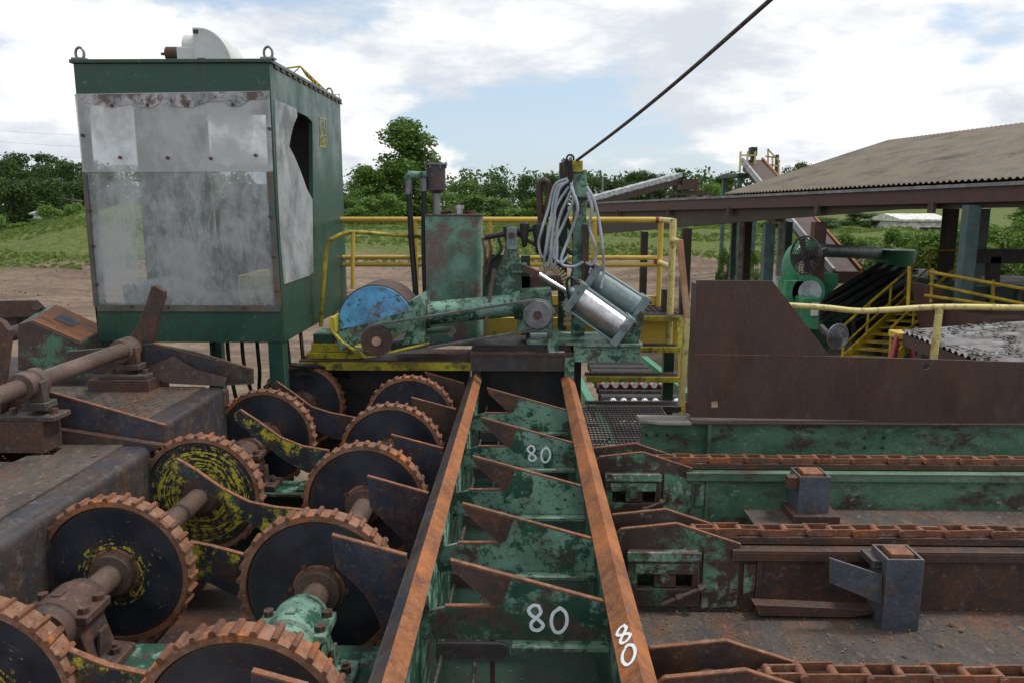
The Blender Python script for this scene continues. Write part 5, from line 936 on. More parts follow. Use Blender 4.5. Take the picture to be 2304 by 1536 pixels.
for k, pth in enumerate(([(1300, 640), (1285, 625), (1275, 640), (1288, 700)], [(1392, 722), (1410, 730), (1395, 760), (1345, 772)], [(1340, 606), (1325, 600), (1318, 640)])):
    mb = MB(); mb.tube(smooth_path([A(x, y, YS - .14 + .16 * k) for x, y in pth], 6), .012, 8); mb.build('air_line', 'black_rubber', saw)
# two air cylinders
def aircyl(p0, p1, r, Y, mt, rod_from, rod_r, rod_mat, lab):
    o_ = MB(); d = Vector((p1.x - p0.x, 0, p1.z - p0.z)); ln = d.length; d.normalize(); n_ = Vector((-d.z, 0, d.x))
    q0, q1 = Vector((p0.x, Y, p0.z)), Vector((p1.x, Y, p1.z))
    o_.cyl(q0, q1, r, n=36); cy = o_.build('air_cylinder', mt, saw); cy['label'] = lab
    for e, s_ in ((q0, -1), (q1, 1)):
        m_ = MB(); c0 = e + d * (.035 * s_); m_.add([c0 + d * (a * .032) + n_ * (b * (r + .022)) + Vector((0, c_ * (r + .022), 0)) for a in (-1, 1) for b in (-1, 1) for c_ in (-1, 1)],
            [(0, 1, 3, 2), (4, 6, 7, 5), (0, 4, 5, 1), (2, 3, 7, 6), (0, 2, 6, 4), (1, 5, 7, 3)]); m_.fix = True; m_.build('end_cap', 'cyl_grey', cy, .006)
        for b in (-1, 1):
            for c_ in (-1, 1):
                m_ = MB(); f0 = c0 + n_ * (b * r) + Vector((0, c_ * r, 0)) + d * (s_ * .03); m_.cyl(f0, f0 + d * (s_ * .022), .017, n=6); m_.build('tie_nut', 'rust_brown', cy)
    for b in (-1, 1):
        for c_ in (-1, 1):
            m_ = MB(); off = n_ * (b * r) + Vector((0, c_ * r, 0)); m_.cyl(q0 + off, q1 + off, .010, n=8); m_.build('tie_rod', 'cyl_grey', cy)
    m_ = MB(); m_.cyl(Vector((rod_from.x, Y, rod_from.z)), q0, rod_r, n=16); m_.build('piston_rod', rod_mat, cy)
    m_ = MB(); m_.cyl(q0 - d * .10, q0 - d * .05, rod_r + .03, n=18); m_.build('gland', 'cyl_grey', cy)
    return cy
aircyl(A(1300, 672, YS - .05), A(1390, 736, YS - .05), .118, YS - .05, 'silver', A(1205, 613, YS - .05), .022, 'chrome', 'bare silver air cylinder')
aircyl(A(1335, 630, YS + .28), A(1428, 690, YS + .28), .112, YS + .28, 'cyl_grey', A(1158, 526, YS + .1), .016, 'rust_brown', 'grey painted air cylinder')
mb = MB(); mb.bar(A(1178, 603, YS - .05), A(1212, 619, YS - .05), .05, .06); mb.build('rod_clevis', 'rust_brown', saw, .005)
for Y_ in (YS - .12, YS + .20):
    mb = MB(); mb.prism(XZ([(1412, 722), (1442, 698), (1449, 712), (1434, 780), (1365, 776), (1392, 752)], Y_), Y_ - .012, Y_ + .012); mb.build('trunnion_bracket', 'green_old', saw, .003)
p = A(1402, 737, YS - .15); mb = MB(); mb.cyl((p.x, YS - .19, p.z), (p.x, YS + .25, p.z), .033, n=16); mb.build('trunnion_pin', 'alu_grey', saw)
# table and supports
mb = MB(); mb.box(-.47, .39, 6.42, 7.05, 2.755, 2.785); mb.build('table_ledge', 'rust_brown', saw, .004)
mb = MB(); mb.box(-.462, .372, 6.435, 6.455, 2.625, 2.754); mb.build('front_channel', 'worn_steel', saw, .003)
mb = MB(); mb.prism([(.0, 6.52), (.39, 6.47), (.5, 6.42), (.96, 6.42), (.98, 6.46), (.98, 7.05), (.0, 7.05)], 2.835, 2.86, 'z'); mb.build('table_plate', 'green_chip', saw, .004)
mb = MB(); mb.box(.40, .955, 6.45, 6.47, 2.70, 2.834); mb.build('side_channel', 'green_chip', saw, .003)
mb = MB(); mb.box(-.44, .38, 6.50, 6.98, 2.786, 2.834); mb.build('filler_block', 'black_iron', saw)
mb = MB(); p, q = A(1232, 745, 6.5), A(1258, 782, 6.5); mb.box(p.x, q.x, 6.47, 6.6, 2.786, 2.95); mb.build('stop_block', 'green_chip', saw, .004)
mb = MB(); mb.box(.325, .405, 6.40, 6.47, 2.38, 2.75); mb.build('leg', 'green_chip', saw, .004)
mb = MB(); mb.box(-.46, -.38, 6.47, 6.55, 1.4, 2.62); mb.box(.33, .40, 6.9, 7.0, 1.4, 2.75); mb.build('leg', 'green_dark', saw)
for z in (2.44, 2.52):
    mb = MB(); mb.cyl((.36, 6.385, z), (.36, 6.40, z), .016, n=6); mb.build('bolt', 'rust_brown', saw)
mb = MB()
for ch, ox in (([(.95, .6), (.6, .9), (.2, .6), (.5, .1), (.9, .3)], 0), (ZERO, .075)):
    mb = MB(); ribbon(mb, smooth_path([(.18 + ox + px * .075, 6.425 + pz * .05, 2.7862) for px, pz in ch], 4), .007, (0, 0, 1)); mb.build('chalk_digit', 'white_chalk', saw)
mb = MB(); mb.box(-.40, .32, 6.60, 6.64, 1.6, 2.62); mb.build('back_sheet', 'black_iron', saw)
# cable carrier: single links along an arc
pth = smooth_path([A(1206, 632, YS + .25), A(1222, 606, YS + .25), A(1250, 605, YS + .25), A(1272, 630, YS + .25), A(1280, 680, YS + .25), A(1276, 735, YS + .25)], 5)
for i in range(len(pth) - 1):
    mb = MB(); mb.bar(pth[i].lerp(pth[i + 1], .15), pth[i].lerp(pth[i + 1], .85), .07, .045, up=(0, 1, 0)); mb.build('carrier_link', 'tan_plastic', saw, .006)
# air service unit
air = thing('air_regulator', 'black air filter and regulator unit standing behind the saw arm', 'regulator', tuple(A(1180, 560, YS + .25)))
for px, py, r, h in ((1145, 520, .05, .10), (1180, 513, .042, .12), (1214, 515, .06, .17)):
    p = A(px, py, YS + .25); mb = MB(); mb.lathe((p.x, p.y, p.z + .05), (0, 0, -1), [(0, r * .6), (.015, r), (h * .5, r), (h, r * .8), (h + .08, r * .55), (h + .10, r * .3)], 16); mb.build('bowl', 'black_iron', air)
p, q = A(1090, 535, YS + .25), A(1216, 512, YS + .25); mb = MB(); mb.cyl(p, q, .024, n=12); mb.build('manifold', 'black_iron', air)
for k, (px, py, qx, qy) in enumerate(((1086, 545, 1090, 640), (1100, 545, 1094, 620), (1122, 545, 1100, 590))):
    mb = MB(); mb.tube(smooth_path([A(px, py - 8, YS + .25), A(px + 5, py + 20, YS + .2), A(qx, qy, YS + .2)], 5), .014, 8); mb.build('feed_pipe', 'rust_brown' if k != 2 else 'black_rubber', air)
mb = MB(); a = A(1180, 575, YS + .25); mb.box(a.x - .03, a.x + .05, YS + .2, YS + .3, 2.87, a.z); mb.build('stand', 'green_dark', air)
# yellow base left of the saw
yb = thing('machine_plinth', 'worn yellow steel base beam with stacked plates under the blue guard', 'base', (-1.2, 6.8, 1.5))
mb = MB(); a, b = A(676, 812, 6.6), A(1062, 828, 6.6); mb.box(a.x, b.x, 6.55, 6.60, 2.60, 2.675); mb.build('front_beam', 'yellow_worn', yb, .004)
mb = MB(); mb.box(a.x, b.x, 6.55, 7.1, 2.676, 2.69); mb.build('top_plate', 'rust_brown', yb, .003)
a, b = A(692, 790, 6.62), A(815, 790, 6.62); mb = MB(); mb.box(a.x, b.x, 6.6, 7.0, 2.691, 2.745); mb.box(a.x + .03, b.x - .12, 6.63, 7.0, 2.746, 2.82); mb.build('riser_block', 'yellow_worn', yb, .005)
a, b = A(708, 745, 6.7), A(755, 745, 6.7); mb = MB(); mb.box(a.x, b.x, 6.64, 6.95, 2.821, 2.90); mb.build('foot_block', 'green_old', yb, .004)
mb = MB(); mb.box(-1.95, -.5, 6.75, 6.95, 1.5, 2.675); mb.build('web', 'black_iron', yb)
bt = [A(744, 722, 6.33), A(748, 745, 6.33), A(770, 770, 6.33), A(822, 802, 6.33), A(845, 800, 6.33), A(965, 772, 6.33)]
mb = MB()
for a, b in zip(bt[:-1], bt[1:]): mb.bar(a, b, .012, .055, up=(0, 1, 0))
o = mb.build('bent_guard_strap', 'yellow_worn', yb); 
a = A(750, 728, 6.33); mb = MB(); mb.box(a.x - .03, a.x + .015, 6.325, 6.6, a.z - .08, a.z + .05); mb.build('strap_mount', 'yellow_worn', yb, .004)
# mast, cable and hoses
mast = thing('mast_post', 'green chipped steel mast carrying hoses, behind the air cylinders', 'mast', (.45, 6.9, 2.86))
YM = 6.85
a, b = A(1291, 383, YM), A(1321, 383, YM); mb = MB(); mb.box(a.x, b.x, YM, YM + .12, 2.86, a.z); mb.build('front_post', 'green_chip', mast, .004)
a2, b2 = A(1311, 505, YM - .03), A(1326, 505, YM - .03); mb = MB(); mb.box(a2.x, b2.x, YM - .05, YM + .10, 3.1, a2.z); mb.build('slide_channel', 'rust_brown', mast, .003)
a, b = A(1259, 366, YM + .25), A(1279, 366, YM + .25); mb = MB(); mb.box(a.x, b.x, YM + .25, YM + .35, 2.86, a.z); mb.build('rear_post', 'green_old', mast, .004)
a, b = A(1270, 362, YM), A(1311, 380, YM); mb = MB(); mb.box(a.x, b.x, YM - .02, YM + .3, b.z - .03, a.z); mb.build('top_bracket', 'yellow_worn', mast, .004)
c = A(1283, 357, YM); mb = MB(); mb.tube([(c.x + .030 * math.sin(R(q_)), YM, c.z + .030 * math.cos(R(q_))) for q_ in range(0, 361, 20)], .009, 8); mb.build('eye_bolt', 'black_iron', mast)
mb = MB(); p = A(1305, 447, YM - .01); mb.box(p.x - .07, p.x + .065, YM - .012, YM + .13, p.z - .015, p.z + .012); mb.build('strap', 'black_rubber', mast)
mb = MB()
for k in range(7): a = A(1264 + k * 3.5, 352 + random.uniform(0, 8), YM - .03); b = A(1270 + k * 2.5, 420 + random.uniform(0, 20), YM - .03); mb.tube([a, a.lerp(b, .5) + Vector((.01, 0, 0)), b], .006, 6)
mb.build('wire_bundle', 'black_iron', mast)
p, q = A(1297, 362, YM), A(1740, -6, YM - 2.6)
mb = MB(); mb.tube([p.lerp(q, t_ / 30) + Vector((0, 0, -.03 * math.sin(math.pi * t_ / 30))) for t_ in range(31)] + [q + (q - p) * .6], .0125, 8)
tag(mb.build('guy_cable', 'wire_rope'), 'taut steel cable running from the mast top up to the right', 'cable')
HP = [[(1277, 402), (1248, 418), (1234, 470), (1218, 520), (1212, 550), (1220, 580), (1232, 560), (1240, 500), (1248, 440), (1272, 412)],
      [(1277, 410), (1252, 425), (1240, 490), (1228, 560), (1224, 595), (1234, 596), (1242, 540), (1250, 470), (1280, 420)],
      [(1279, 406), (1256, 432), (1246, 500), (1240, 570), (1244, 604), (1252, 580), (1256, 500), (1285, 430)],
      [(1285, 412), (1290, 450), (1270, 500), (1252, 540), (1246, 575), (1262, 592), (1280, 575)],
      [(1320, 420), (1336, 450), (1348, 500), (1356, 560), (1358, 610), (1352, 650)],
      [(1322, 432), (1332, 470), (1326, 510), (1336, 545), (1342, 575), (1332, 596), (1318, 592)],
      [(1284, 420), (1300, 470), (1282, 530), (1262, 590), (1290, 600), (1312, 590)]]
HL = ['outermost grey hose loop left of the mast', 'grey hose loop hanging lowest left of the mast', 'inner grey hose loop left of the mast', 'grey hose crossing diagonally before the mast', 'long grey hose arching out right of the mast', 'short grey hose loop curling right of the mast', 'thin grey hose crossing behind the rusty rod']
for k, pth in enumerate(HP):
    mb = MB(); mb.tube(smooth_path([A(x, y, YM - .06 - .012 * k + (.0 if i % 2 else .02)) for i, (x, y) in enumerate(pth)], 6), .0125, 9)
    tag(mb.build('air_hose', 'hose_grey'), HL[k], 'hose', 'grey hoses on the mast')
for k, pth in enumerate(([(1270, 420), (1256, 470), (1262, 540), (1285, 570), (1305, 575), (1290, 640), (1270, 690)], [(1268, 430), (1275, 490), (1295, 545), (1304, 580), (1288, 620), (1292, 680)], [(1210, 560), (1240, 585), (1262, 600), (1275, 650), (1298, 690)])):
    mb = MB(); mb.tube(smooth_path([A(x, y, YM + .02 + .03 * k) for x, y in pth], 6), .018, 9)
    tag(mb.build('black_hose', 'black_rubber'), ('thick black hose behind the grey hose loops', 'black hose twisting down along the mast', 'black hose arching over the tan cable carrier')[k], 'hose')
mb = MB(); mb.tube(smooth_path([A(1226, 590, 7.0), A(1216, 480, 7.0), A(1214, 420, 7.0), A(1222, 408, 7.0), A(1232, 412, 7.0), A(1236, 440, 7.0), A(1226, 500, 7.0)], 6), .030, 10); tag(mb.build('vent_pipe', 'rust_brown'), 'brown bent vent pipe left of the hose loops', 'pipe')
# ---------------------------------------------------------------- hydraulic tank
tk = thing('hydraulic_tank', 'green upright tank with rust patches and filter on top', 'tank', (-.68, 7.4, 2.7))
a, b = A(956, 486, 7.2), A(1064, 486, 7.2)
mb = MB(); x0, x1 = a.x, b.x; pl = [(x0, 7.2), (x1, 7.2)] + [(x1 + .07 * math.sin(R(q_)), 7.27 - .07 * math.cos(R(q_))) for q_ in (20, 45, 70, 90)] + [(x1 + .07, 7.62), (x0, 7.62)]
mb.prism(pl, 2.7, a.z, 'z'); mb.build('shell', 'tank_paint', tk)
mb = MB(); mb.prism([(x0 - .012, 7.185), (x1 + .085, 7.185), (x1 + .085, 7.64), (x0 - .012, 7.64)], a.z + .001, a.z + .012, 'z'); mb.build('lid', 'rust_brown', tk)
zt = a.z + .012; c = A(983, 480, 7.35)
mb = MB(); mb.cyl((c.x, 7.35, zt), (c.x, 7.35, zt + .20), .035, n=16); mb.build('riser', 'alu_grey', tk)
z1 = A(983, 428, 7.35).z; z2 = A(983, 372, 7.35).z
mb = MB(); mb.lathe((c.x, 7.35, z1 - .03), (0, 0, 1), [(0, .04), (.03, .085), (z2 - z1 + .03, .085)], 28); ft = mb.build('filter_canister', 'blue_steel', tk)
mb = MB(); mb.cyl((c.x, 7.35, z2), (c.x, 7.35, z2 + .018), .104, n=24)
for k in range(6): mb.cyl((c.x + .09 * math.cos(k * 1.047), 7.35 + .09 * math.sin(k * 1.047), z2 - .03), (c.x + .09 * math.cos(k * 1.047), 7.35 + .09 * math.sin(k * 1.047), z2 + .03), .008, n=6)
mb.build('canister_lid', 'alu_grey', ft)
e0, e1 = A(962, 394, 7.35), A(924, 394, 7.35); mb = MB(); mb.tube(smooth_path([e0, e0.lerp(e1, .5), e1, A(917, 402, 7.35), A(918, 415, 7.35)], 4), .034, 12); mb.build('elbow_pipe', 'green_chip', ft)
for k, (px, y0, qx, y1) in enumerate(((919, 412, 936, 668), (954, 405, 958, 700))):
    mb = MB(); mb.tube([A(px, y0, 7.32), A((px + qx) / 2 - 2, (y0 + y1) / 2, 7.3), A(qx, y1, 7.25)], .026, 10); h_ = mb.build('drain_hose', 'black_rubber', tk)
    mb = MB(); mb.cyl(A(px, y0 - 4, 7.32), A(px, y0 + 26, 7.32), .032, n=12); mb.build('coupling', 'alu_grey', h_)
c = A(1033, 472, 7.4); mb = MB(); mb.cyl((c.x, 7.4, zt), (c.x, 7.4, zt + .05), .036, n=14); mb.cyl((c.x, 7.4, zt + .05), (c.x, 7.4, zt + .085), .048, n=16); mb.build('breather_cap', 'silver', tk)
c = A(915, 472, 7.4); mb = MB(); mb.cyl((x0 + .08, 7.45, zt), (x0 + .22, 7.45, zt + .03), .02, n=10); mb.cyl((x1 - .05, 7.5, zt), (x1 - .05, 7.5, zt + .03), .05, n=14); mb.build('filler_plate', 'rust_brown', tk)

# ---------------------------------------------------------------- platform, railing, steps
PZ = 2.955
pf = thing('service_platform', 'yellow framed service platform behind the saw, below the long yellow railing', 'platform', (0, 7.9, 1.5))
mb = MB(); mb.box(-1.9, 1.5, 7.55, 7.60, PZ - .30, PZ - .04); mb.build('front_channel', 'yellow_rail', pf, .004)
mb = MB(); mb.box(-1.9, 1.5, 8.22, 8.25, PZ - .2, PZ + .10); mb.build('toe_board', 'yellow_rail', pf, .003)
mb = MB()
for i in range(57): x = -1.88 + i * .06; mb.box(x, x + .006, 7.6, 8.22, PZ - .03, PZ)
for i in range(7): mb.box(-1.9, 1.5, 7.62 + i * .1, 7.628 + i * .1, PZ - .012, PZ - .001)
o = mb.build('grating', 'grating', pf); o['kind'] = 'stuff'
for x in (-1.8, 1.42):
    mb = MB(); mb.box(x - .05, x + .05, 7.62, 7.72, 0, PZ - .31); mb.build('leg', 'green_dark', pf)
rl = thing('platform_railing', 'long yellow pipe railing behind the tank and mast, with red flagging marks at the right', 'railing', (0, 8.2, PZ))
YR = 8.2; xa, xb = -2.6, A(1486, 495, YR).x; zt_ = A(1000, 495, YR).z
mb = MB(); mb.cyl((xa, YR, zt_), (xb, YR, zt_), .030, n=14); mb.build('top_rail', 'yellow_rail', rl)
for z in (A(900, 580, YR).z, A(900, 593, YR).z - .012):
    mb = MB(); mb.cyl((xa, YR + .01, z), (xb, YR + .01, z), .024, n=12); mb.build('mid_rail', 'yellow_rail', rl)
for px in (936, 1103, 1336, 1484):
    p = A(px, 600, YR); mb = MB(); mb.cyl((p.x, YR, PZ - .1), (p.x, YR, zt_), .028, n=12); mb.build('post', 'yellow_rail', rl)
xe = A(1514, 520, 7.55).x
for z in (zt_, A(900, 586, YR).z - .02):
    mb = MB(); mb.cyl((xb, YR, z), (xe, 7.55, z), .029, n=12); mb.build('return_rail', 'yellow_pale', rl)
mb = MB(); mb.cyl((xe, 7.55, PZ - .3), (xe, 7.55, zt_ + .02), .033, n=12); mb.build('end_post', 'yellow_pale', rl)
for x, y, z in ((xb, YR, zt_), (xb, YR + .01, A(900, 586, YR).z - .01)):
    mb = MB(); mb.cyl((x - .05, y, z), (x + .01, y, z), .033, n=12); mb.build('red_mark', 'red_paint', rl)
mb = MB(); a = A(1502, 690, 7.7); mb.box(a.x - .05, a.x + .03, 7.7, 7.8, PZ, PZ + .22); mb.build('gate_block', 'black_iron', rl)
st = thing('access_steps', 'steep steps with serrated grating treads and yellow nosings, right of the saw', 'steps', (1.03, 7.3, 2.1))
for k, (z, y) in enumerate(((2.135, 7.18), (2.40, 7.26), (2.67, 7.34), (2.955, 7.42))):
    x0, x1 = .575 + .0 * k, 1.47
    mb = MB(); mb.box(x0, x1, y, y + .012, z - .055, z - .002); tr = mb.build('tread', 'worn_steel' if k == 0 else 'yellow_worn', st, .002)
    mb = MB(); n = 44
    for i in range(n): x = x0 + .008 + i * (x1 - x0 - .02) / n; mb.prism([(y + .013, z - .03), (y + .22, z - .03), (y + .22, z + .004), (y + .16, z - .004), (y + .12, z + .006), (y + .07, z - .004), (y + .03, z + .006), (y + .013, z - .002)], x, x + .005, 'x')
    o = mb.build('serrated_bars', 'grating', tr, smooth=False); o['kind'] = 'stuff'
    mb = MB(); mb.box(x0, x1, y + .2, y + .21, z - .04, z - .005); mb.build('back_bar', 'worn_steel' if k == 0 else 'yellow_worn', tr)
mb = MB(); mb.bar((1.485, 7.2, 2.05), (1.485, 7.5, 2.95), .014, .06, up=(1, 0, 0)); mb.build('stringer', 'yellow_worn', st)
hr = thing('step_handrail', 'leaning copper coloured hand post right of the steps', 'handrail', (1.5, 7.15, 2.1))
a, b, c_ = A(1529, 540, 7.15), A(1546, 715, 7.12), A(1532, 912, 7.08)
mb = MB(); mb.bar(a, b, .07, .05, up=(1, 0, 0)); mb.build('upper_post', 'copper_rust', hr, .004)
mb = MB(); mb.bar(b, c_, .065, .05, up=(1, 0, 0)); mb.build('lower_post', 'yellow_pale', hr, .004)
mb = MB(); p = A(1514, 540, 7.55); mb.cyl(p, a + Vector((0, 0, -.02)), .026, n=10); mb.build('link_pipe', 'yellow_pale', hr)
cr = thing('curved_handrail', 'thin yellow bent handrail between the cab and the blue guard', 'handrail', tuple(A(722, 740, 7.0)))
mb = MB(); mb.tube(smooth_path([A(722, 735, 7.0), A(728, 640, 7.0), A(737, 552, 7.0), A(752, 536, 7.0), A(790, 523, 7.05), A(870, 528, 7.2), A(945, 533, 7.4)], 5), .019, 10); mb.build('bent_pipe', 'yellow_worn', cr)
mb = MB(); mb.tube([A(795, 524, 7.05), A(793, 650, 7.05)], .017, 10); mb.build('post', 'yellow_rail', cr)
wk = thing('grating_walkway', 'dark bar grating walkway right of the right rail', 'walkway', (.9, 6.1, 2.1))
mb = MB()
for i in range(26): x = .44 + i * .032; mb.box(x, x + .004, 4.85, 7.15, 2.10, 2.13)
for i in range(34): y = 4.87 + i * .068; mb.box(.44, 1.27, y, y + .008, 2.122, 2.134)
o = mb.build('bar_grid', 'grating', wk, smooth=False); o['kind'] = 'stuff'
mb = MB(); mb.box(.43, 1.28, 4.84, 4.85, 2.04, 2.13); mb.box(.43, .44, 4.85, 7.16, 2.04, 2.13); mb.box(1.27, 1.28, 4.85, 7.16, 2.04, 2.13); mb.build('edge_frame', 'worn_steel', wk)
mb = MB(); a = A(1285, 750, 6.9); mb.box(.40, .46, 6.75, 6.85, 1.5, 2.84); mb.box(.47, .5, 6.9, 6.95, 1.5, 2.84); mb.build('hanger_post', 'black_iron', wk)

# ---------------------------------------------------------------- chain conveyors on the right
lk_ = MB()
for y in (-.034, .034):
    lk_.prism([(-.006, -.016), (.113, -.016), (.119, 0), (.113, .016), (-.006, .016), (-.012, 0)], y - .004, y + .004)
lk_.cyl((0, -.046, 0), (0, .046, 0), .0155, n=12); LINK = lk_.mesh('chain_link', 'rust_lug')
lk2 = MB()
for y in (-.024, .024): lk2.prism([(-.006, -.014), (.113, -.014), (.119, 0), (.113, .014), (-.006, .014), (-.012, 0)], y - .004, y + .004)
lk2.cyl((0, -.03, 0), (0, .03, 0), .0155, n=12); LINK2 = lk2.mesh('chain_link', 'rust_edge')
def conveyor(Y, lab, x_end, hmat, wmat, emat, k):
    dz = 0.0
    t = thing('chain_conveyor', lab, 'conveyor', (1.4, Y, 1.9), 'chain conveyors')
    zc = 2.485
    nl = int((x_end - .80) / .107)
    for i in range(nl):
        o = bpy.data.objects.new('chain_link', LINK if i % 2 else LINK2); COL.objects.link(o); o.parent = t
        o.location = Vector((.80 + i * .107, Y, zc + .002 * math.sin(i * 1.7))) - wloc(t); o.rotation_euler = (0, R(random.uniform(-1.5, 1.5)), 0)
    mb = MB(); mb.box(.78, x_end, Y - .05, Y + .05, zc - .05, zc - .018); mb.build('chain_track', 'rust_brown', t)
    for s_, dy, dx_, up_ in ((-1, -.085, .0, .0), (1, .085, -.02, .0)):
        y0 = Y + dy - .007; pts = [(.40 + dx_, zc - .01), (.445 + dx_, zc + .035), (.70 + dx_, zc + .065), (1.0 + dx_, zc - .035), (1.0 + dx_, zc - .06), (.98, zc - .36), (.41, zc - .36)]
        mb = MB(); mb.prism([pts, [(.52, zc - .12), (.78, zc - .12), (.78, zc - .25), (.52, zc - .25)]] if s_ < 0 else pts, y0, y0 + .014); sp = mb.build('end_plate', hmat, t)
        mb = MB()
        for a, b in zip(pts[:3], pts[1:4]): mb.bar((a[0], y0 + .007, a[1]), (b[0], y0 + .007, b[1]), .018, .006)
        mb.build('torch_cut_edge', 'rust_edge', sp)
    yf = Y - .095
    # take-up bearing frame
    mb = MB(); mb.prism([[(.475, zc - .055), (.80, zc - .055), (.815, zc - .33), (.475, zc - .33)], [(.52, zc - .13), (.775, zc - .13), (.775, zc - .24), (.52, zc - .24)]], yf - .035, yf); fr_ = mb.build('take_up_frame', hmat, t, .004)
    mb = MB(); mb.box(.47, .81, yf - .05, yf - .036, zc - .10, zc - .055); mb.box(.505, .78, yf - .042, yf - .0355, zc - .165, zc - .112); mb.build('frame_lip', emat, fr_, .003)
    mb = MB(); mb.box(.60, .70, yf - .03, yf + .02, zc - .235, zc - .14); mb.cyl((.645, yf - .045, zc - .185), (.645, yf - .02, zc - .185), .026, n=14); mb.build('bearing_block', hmat, fr_, .004)
    mb = MB(); mb.cyl((.63, yf - .07, zc - .30), (.83, yf - .07, zc - .21), .011, n=10); mb.cyl((.70, yf - .07, zc - .268), (.725, yf - .07, zc - .257), .02, n=6); mb.cyl((.80, yf - .07, zc - .222), (.82, yf - .07, zc - .214), .02, n=6); mb.build('adjusting_screw', 'shaft_steel', fr_)
    mb = MB(); mb.prism([(.83, zc - .06), (.995, zc - .10), (.995, zc - .34), (.825, zc - .35)], yf - .008, yf + .001); mb.build('painted_patch', emat, t)
    mb = MB(); mb.prism([(1.02, zc - .13), (1.075, zc - .13), (1.075, zc - .26), (1.02, zc - .28)], yf - .004, yf + .004); mb.build('joint_plate', emat, t)
    mb = MB(); mb.box(.985, x_end, Y - .085, Y - .07, zc - .40, zc - .065); mb.box(.985, x_end, Y + .07, Y + .085, zc - .40, zc - .065); mb.build('web', wmat, t)
    mb = MB(); mb.box(.96, x_end, Y - .115, Y - .055, zc - .066, zc - .055); mb.box(.96, x_end, Y - .115, Y - .107, zc - .105, zc - .066); mb.build('top_angle', 'rust_brown' if k != 2 else 'green_conv', t, .002)
    mb = MB(); mb.box(1.08, 1.10, Y - .10, Y - .085, zc - .40, zc - .11); mb.build('stiffener', wmat, t)
    mb = MB(); mb.box(.45, x_end, Y - .10, Y + .10, 1.5, zc - .41); mb.build('sub_beam', 'black_iron', t)
    mb = MB(); mb.cyl((.62, Y - .06, zc - .1), (.62, Y + .06, zc - .1), .075, n=20); mb.build('tail_sprocket', 'rust_brown', t)
    return t
conveyor(2.36, 'chain conveyor nearest the camera, at the lower right edge', 2.6, 'rust_brown', 'rust_brown', 'rust_brown', 0)
conveyor(3.52, 'rusty brown chain conveyor with bright green patches on its end, middle of three', 3.6, 'conv_end', 'rust_brown', 'green_patch', 1)
conveyor(4.58, 'green chain conveyor farthest from the camera, below the green beam', 4.6, 'conv_end', 'green_conv', 'green_patch', 2)
for k, (y0, y1, z, x0, x1, lab) in enumerate(((2.50, 3.36, 2.135, .50, 1.62, 'worn brown deck plate between the nearer two chain conveyors, left of the seam'), (2.50, 3.40, 2.130, 1.63, 3.6, 'worn brown deck plate right of the diagonal seam at the right edge'), (3.68, 4.44, 2.205, 1.3, 4.4, 'rusty deck plate between the farther two chain conveyors'))):
    mb = MB(); sk = .16 if k < 2 else 0
    a0 = x0 + (0 if k != 1 else -sk / 2); mb.prism([(x0 - (sk if k == 1 else 0) / 2 + (.0 if k != 1 else .13), y0), (x1 + (.10 if k == 0 else 0), y0), (x1 - (.10 if k == 0 else 0), y1), (x0 - (.11 if k == 1 else 0), y1)], z, z + .012, 'z')
    tag(mb.build('deck_sheet', 'deck_plate'), lab, 'deck plate')
mb = MB(); mb.prism(XZ([(1690, 1345), (1990, 1358), (1900, 1372), (1700, 1368)], 3.36), 3.3, 3.36); tag(mb.build('loose_flat_bar', 'rust_brown'), 'loose rusty flat strip under the middle conveyor', 'steel strip')
for k, (px, py, wpx, top, Y, lab) in enumerate(((1985, 1400, 82, 1258, 3.22, 'blue grey square stub post standing on the front deck plate'), (1795, 1165, 68, 1072, 4.28, 'blue grey square stub post between the far conveyors'))):
    a, b = A(px, py, Y), A(px + wpx, py, Y); zt = A(px, top, Y).z; wd = b.x - a.x
    t = thing('stub_post', lab, 'post', ((a.x + b.x) / 2, Y, a.z))
    mb = MB(); mb.prism([[(a.x, Y), (b.x, Y), (b.x, Y + wd), (a.x, Y + wd)], [(a.x + .01, Y + .01), (b.x - .01, Y + .01), (b.x - .01, Y + wd - .01), (a.x + .01, Y + wd - .01)]], 2.14 if k == 0 else 2.21, zt, 'z'); mb.build('square_tube', 'post_steel', t)
    mb = MB(); mb.box(a.x + .03, b.x - .03, Y + .03, Y + wd - .03, zt - .03, zt + .012); mb.build('rusty_insert', 'rust_edge', t, .003)
    if k == 0:
        ps_ = XZ([(1868, 1255), (1984, 1293), (1984, 1358), (1868, 1310)], Y + .02); mb = MB(); mb.prism(ps_, Y + .02, Y + .035); mb.build('side_gusset', 'post_steel', t)
        mb = MB(); mb.bar(A(1960, 1240, 3.40), A(1990, 1268, Y + .05), .10, .03); mb.build('tie_bar', 'worn_steel', t)
    else:
        mb = MB(); mb.box(a.x - .04, b.x + .05, Y - .05, Y + wd, 2.217, 2.26); mb.build('base_angle', 'rust_brown', t, .003); mb = MB(); mb.box(a.x - .06, a.x - .001, Y + .02, Y + .08, zt - .08, zt - .01); mb.build('side_lug', 'rust_brown', t, .003)
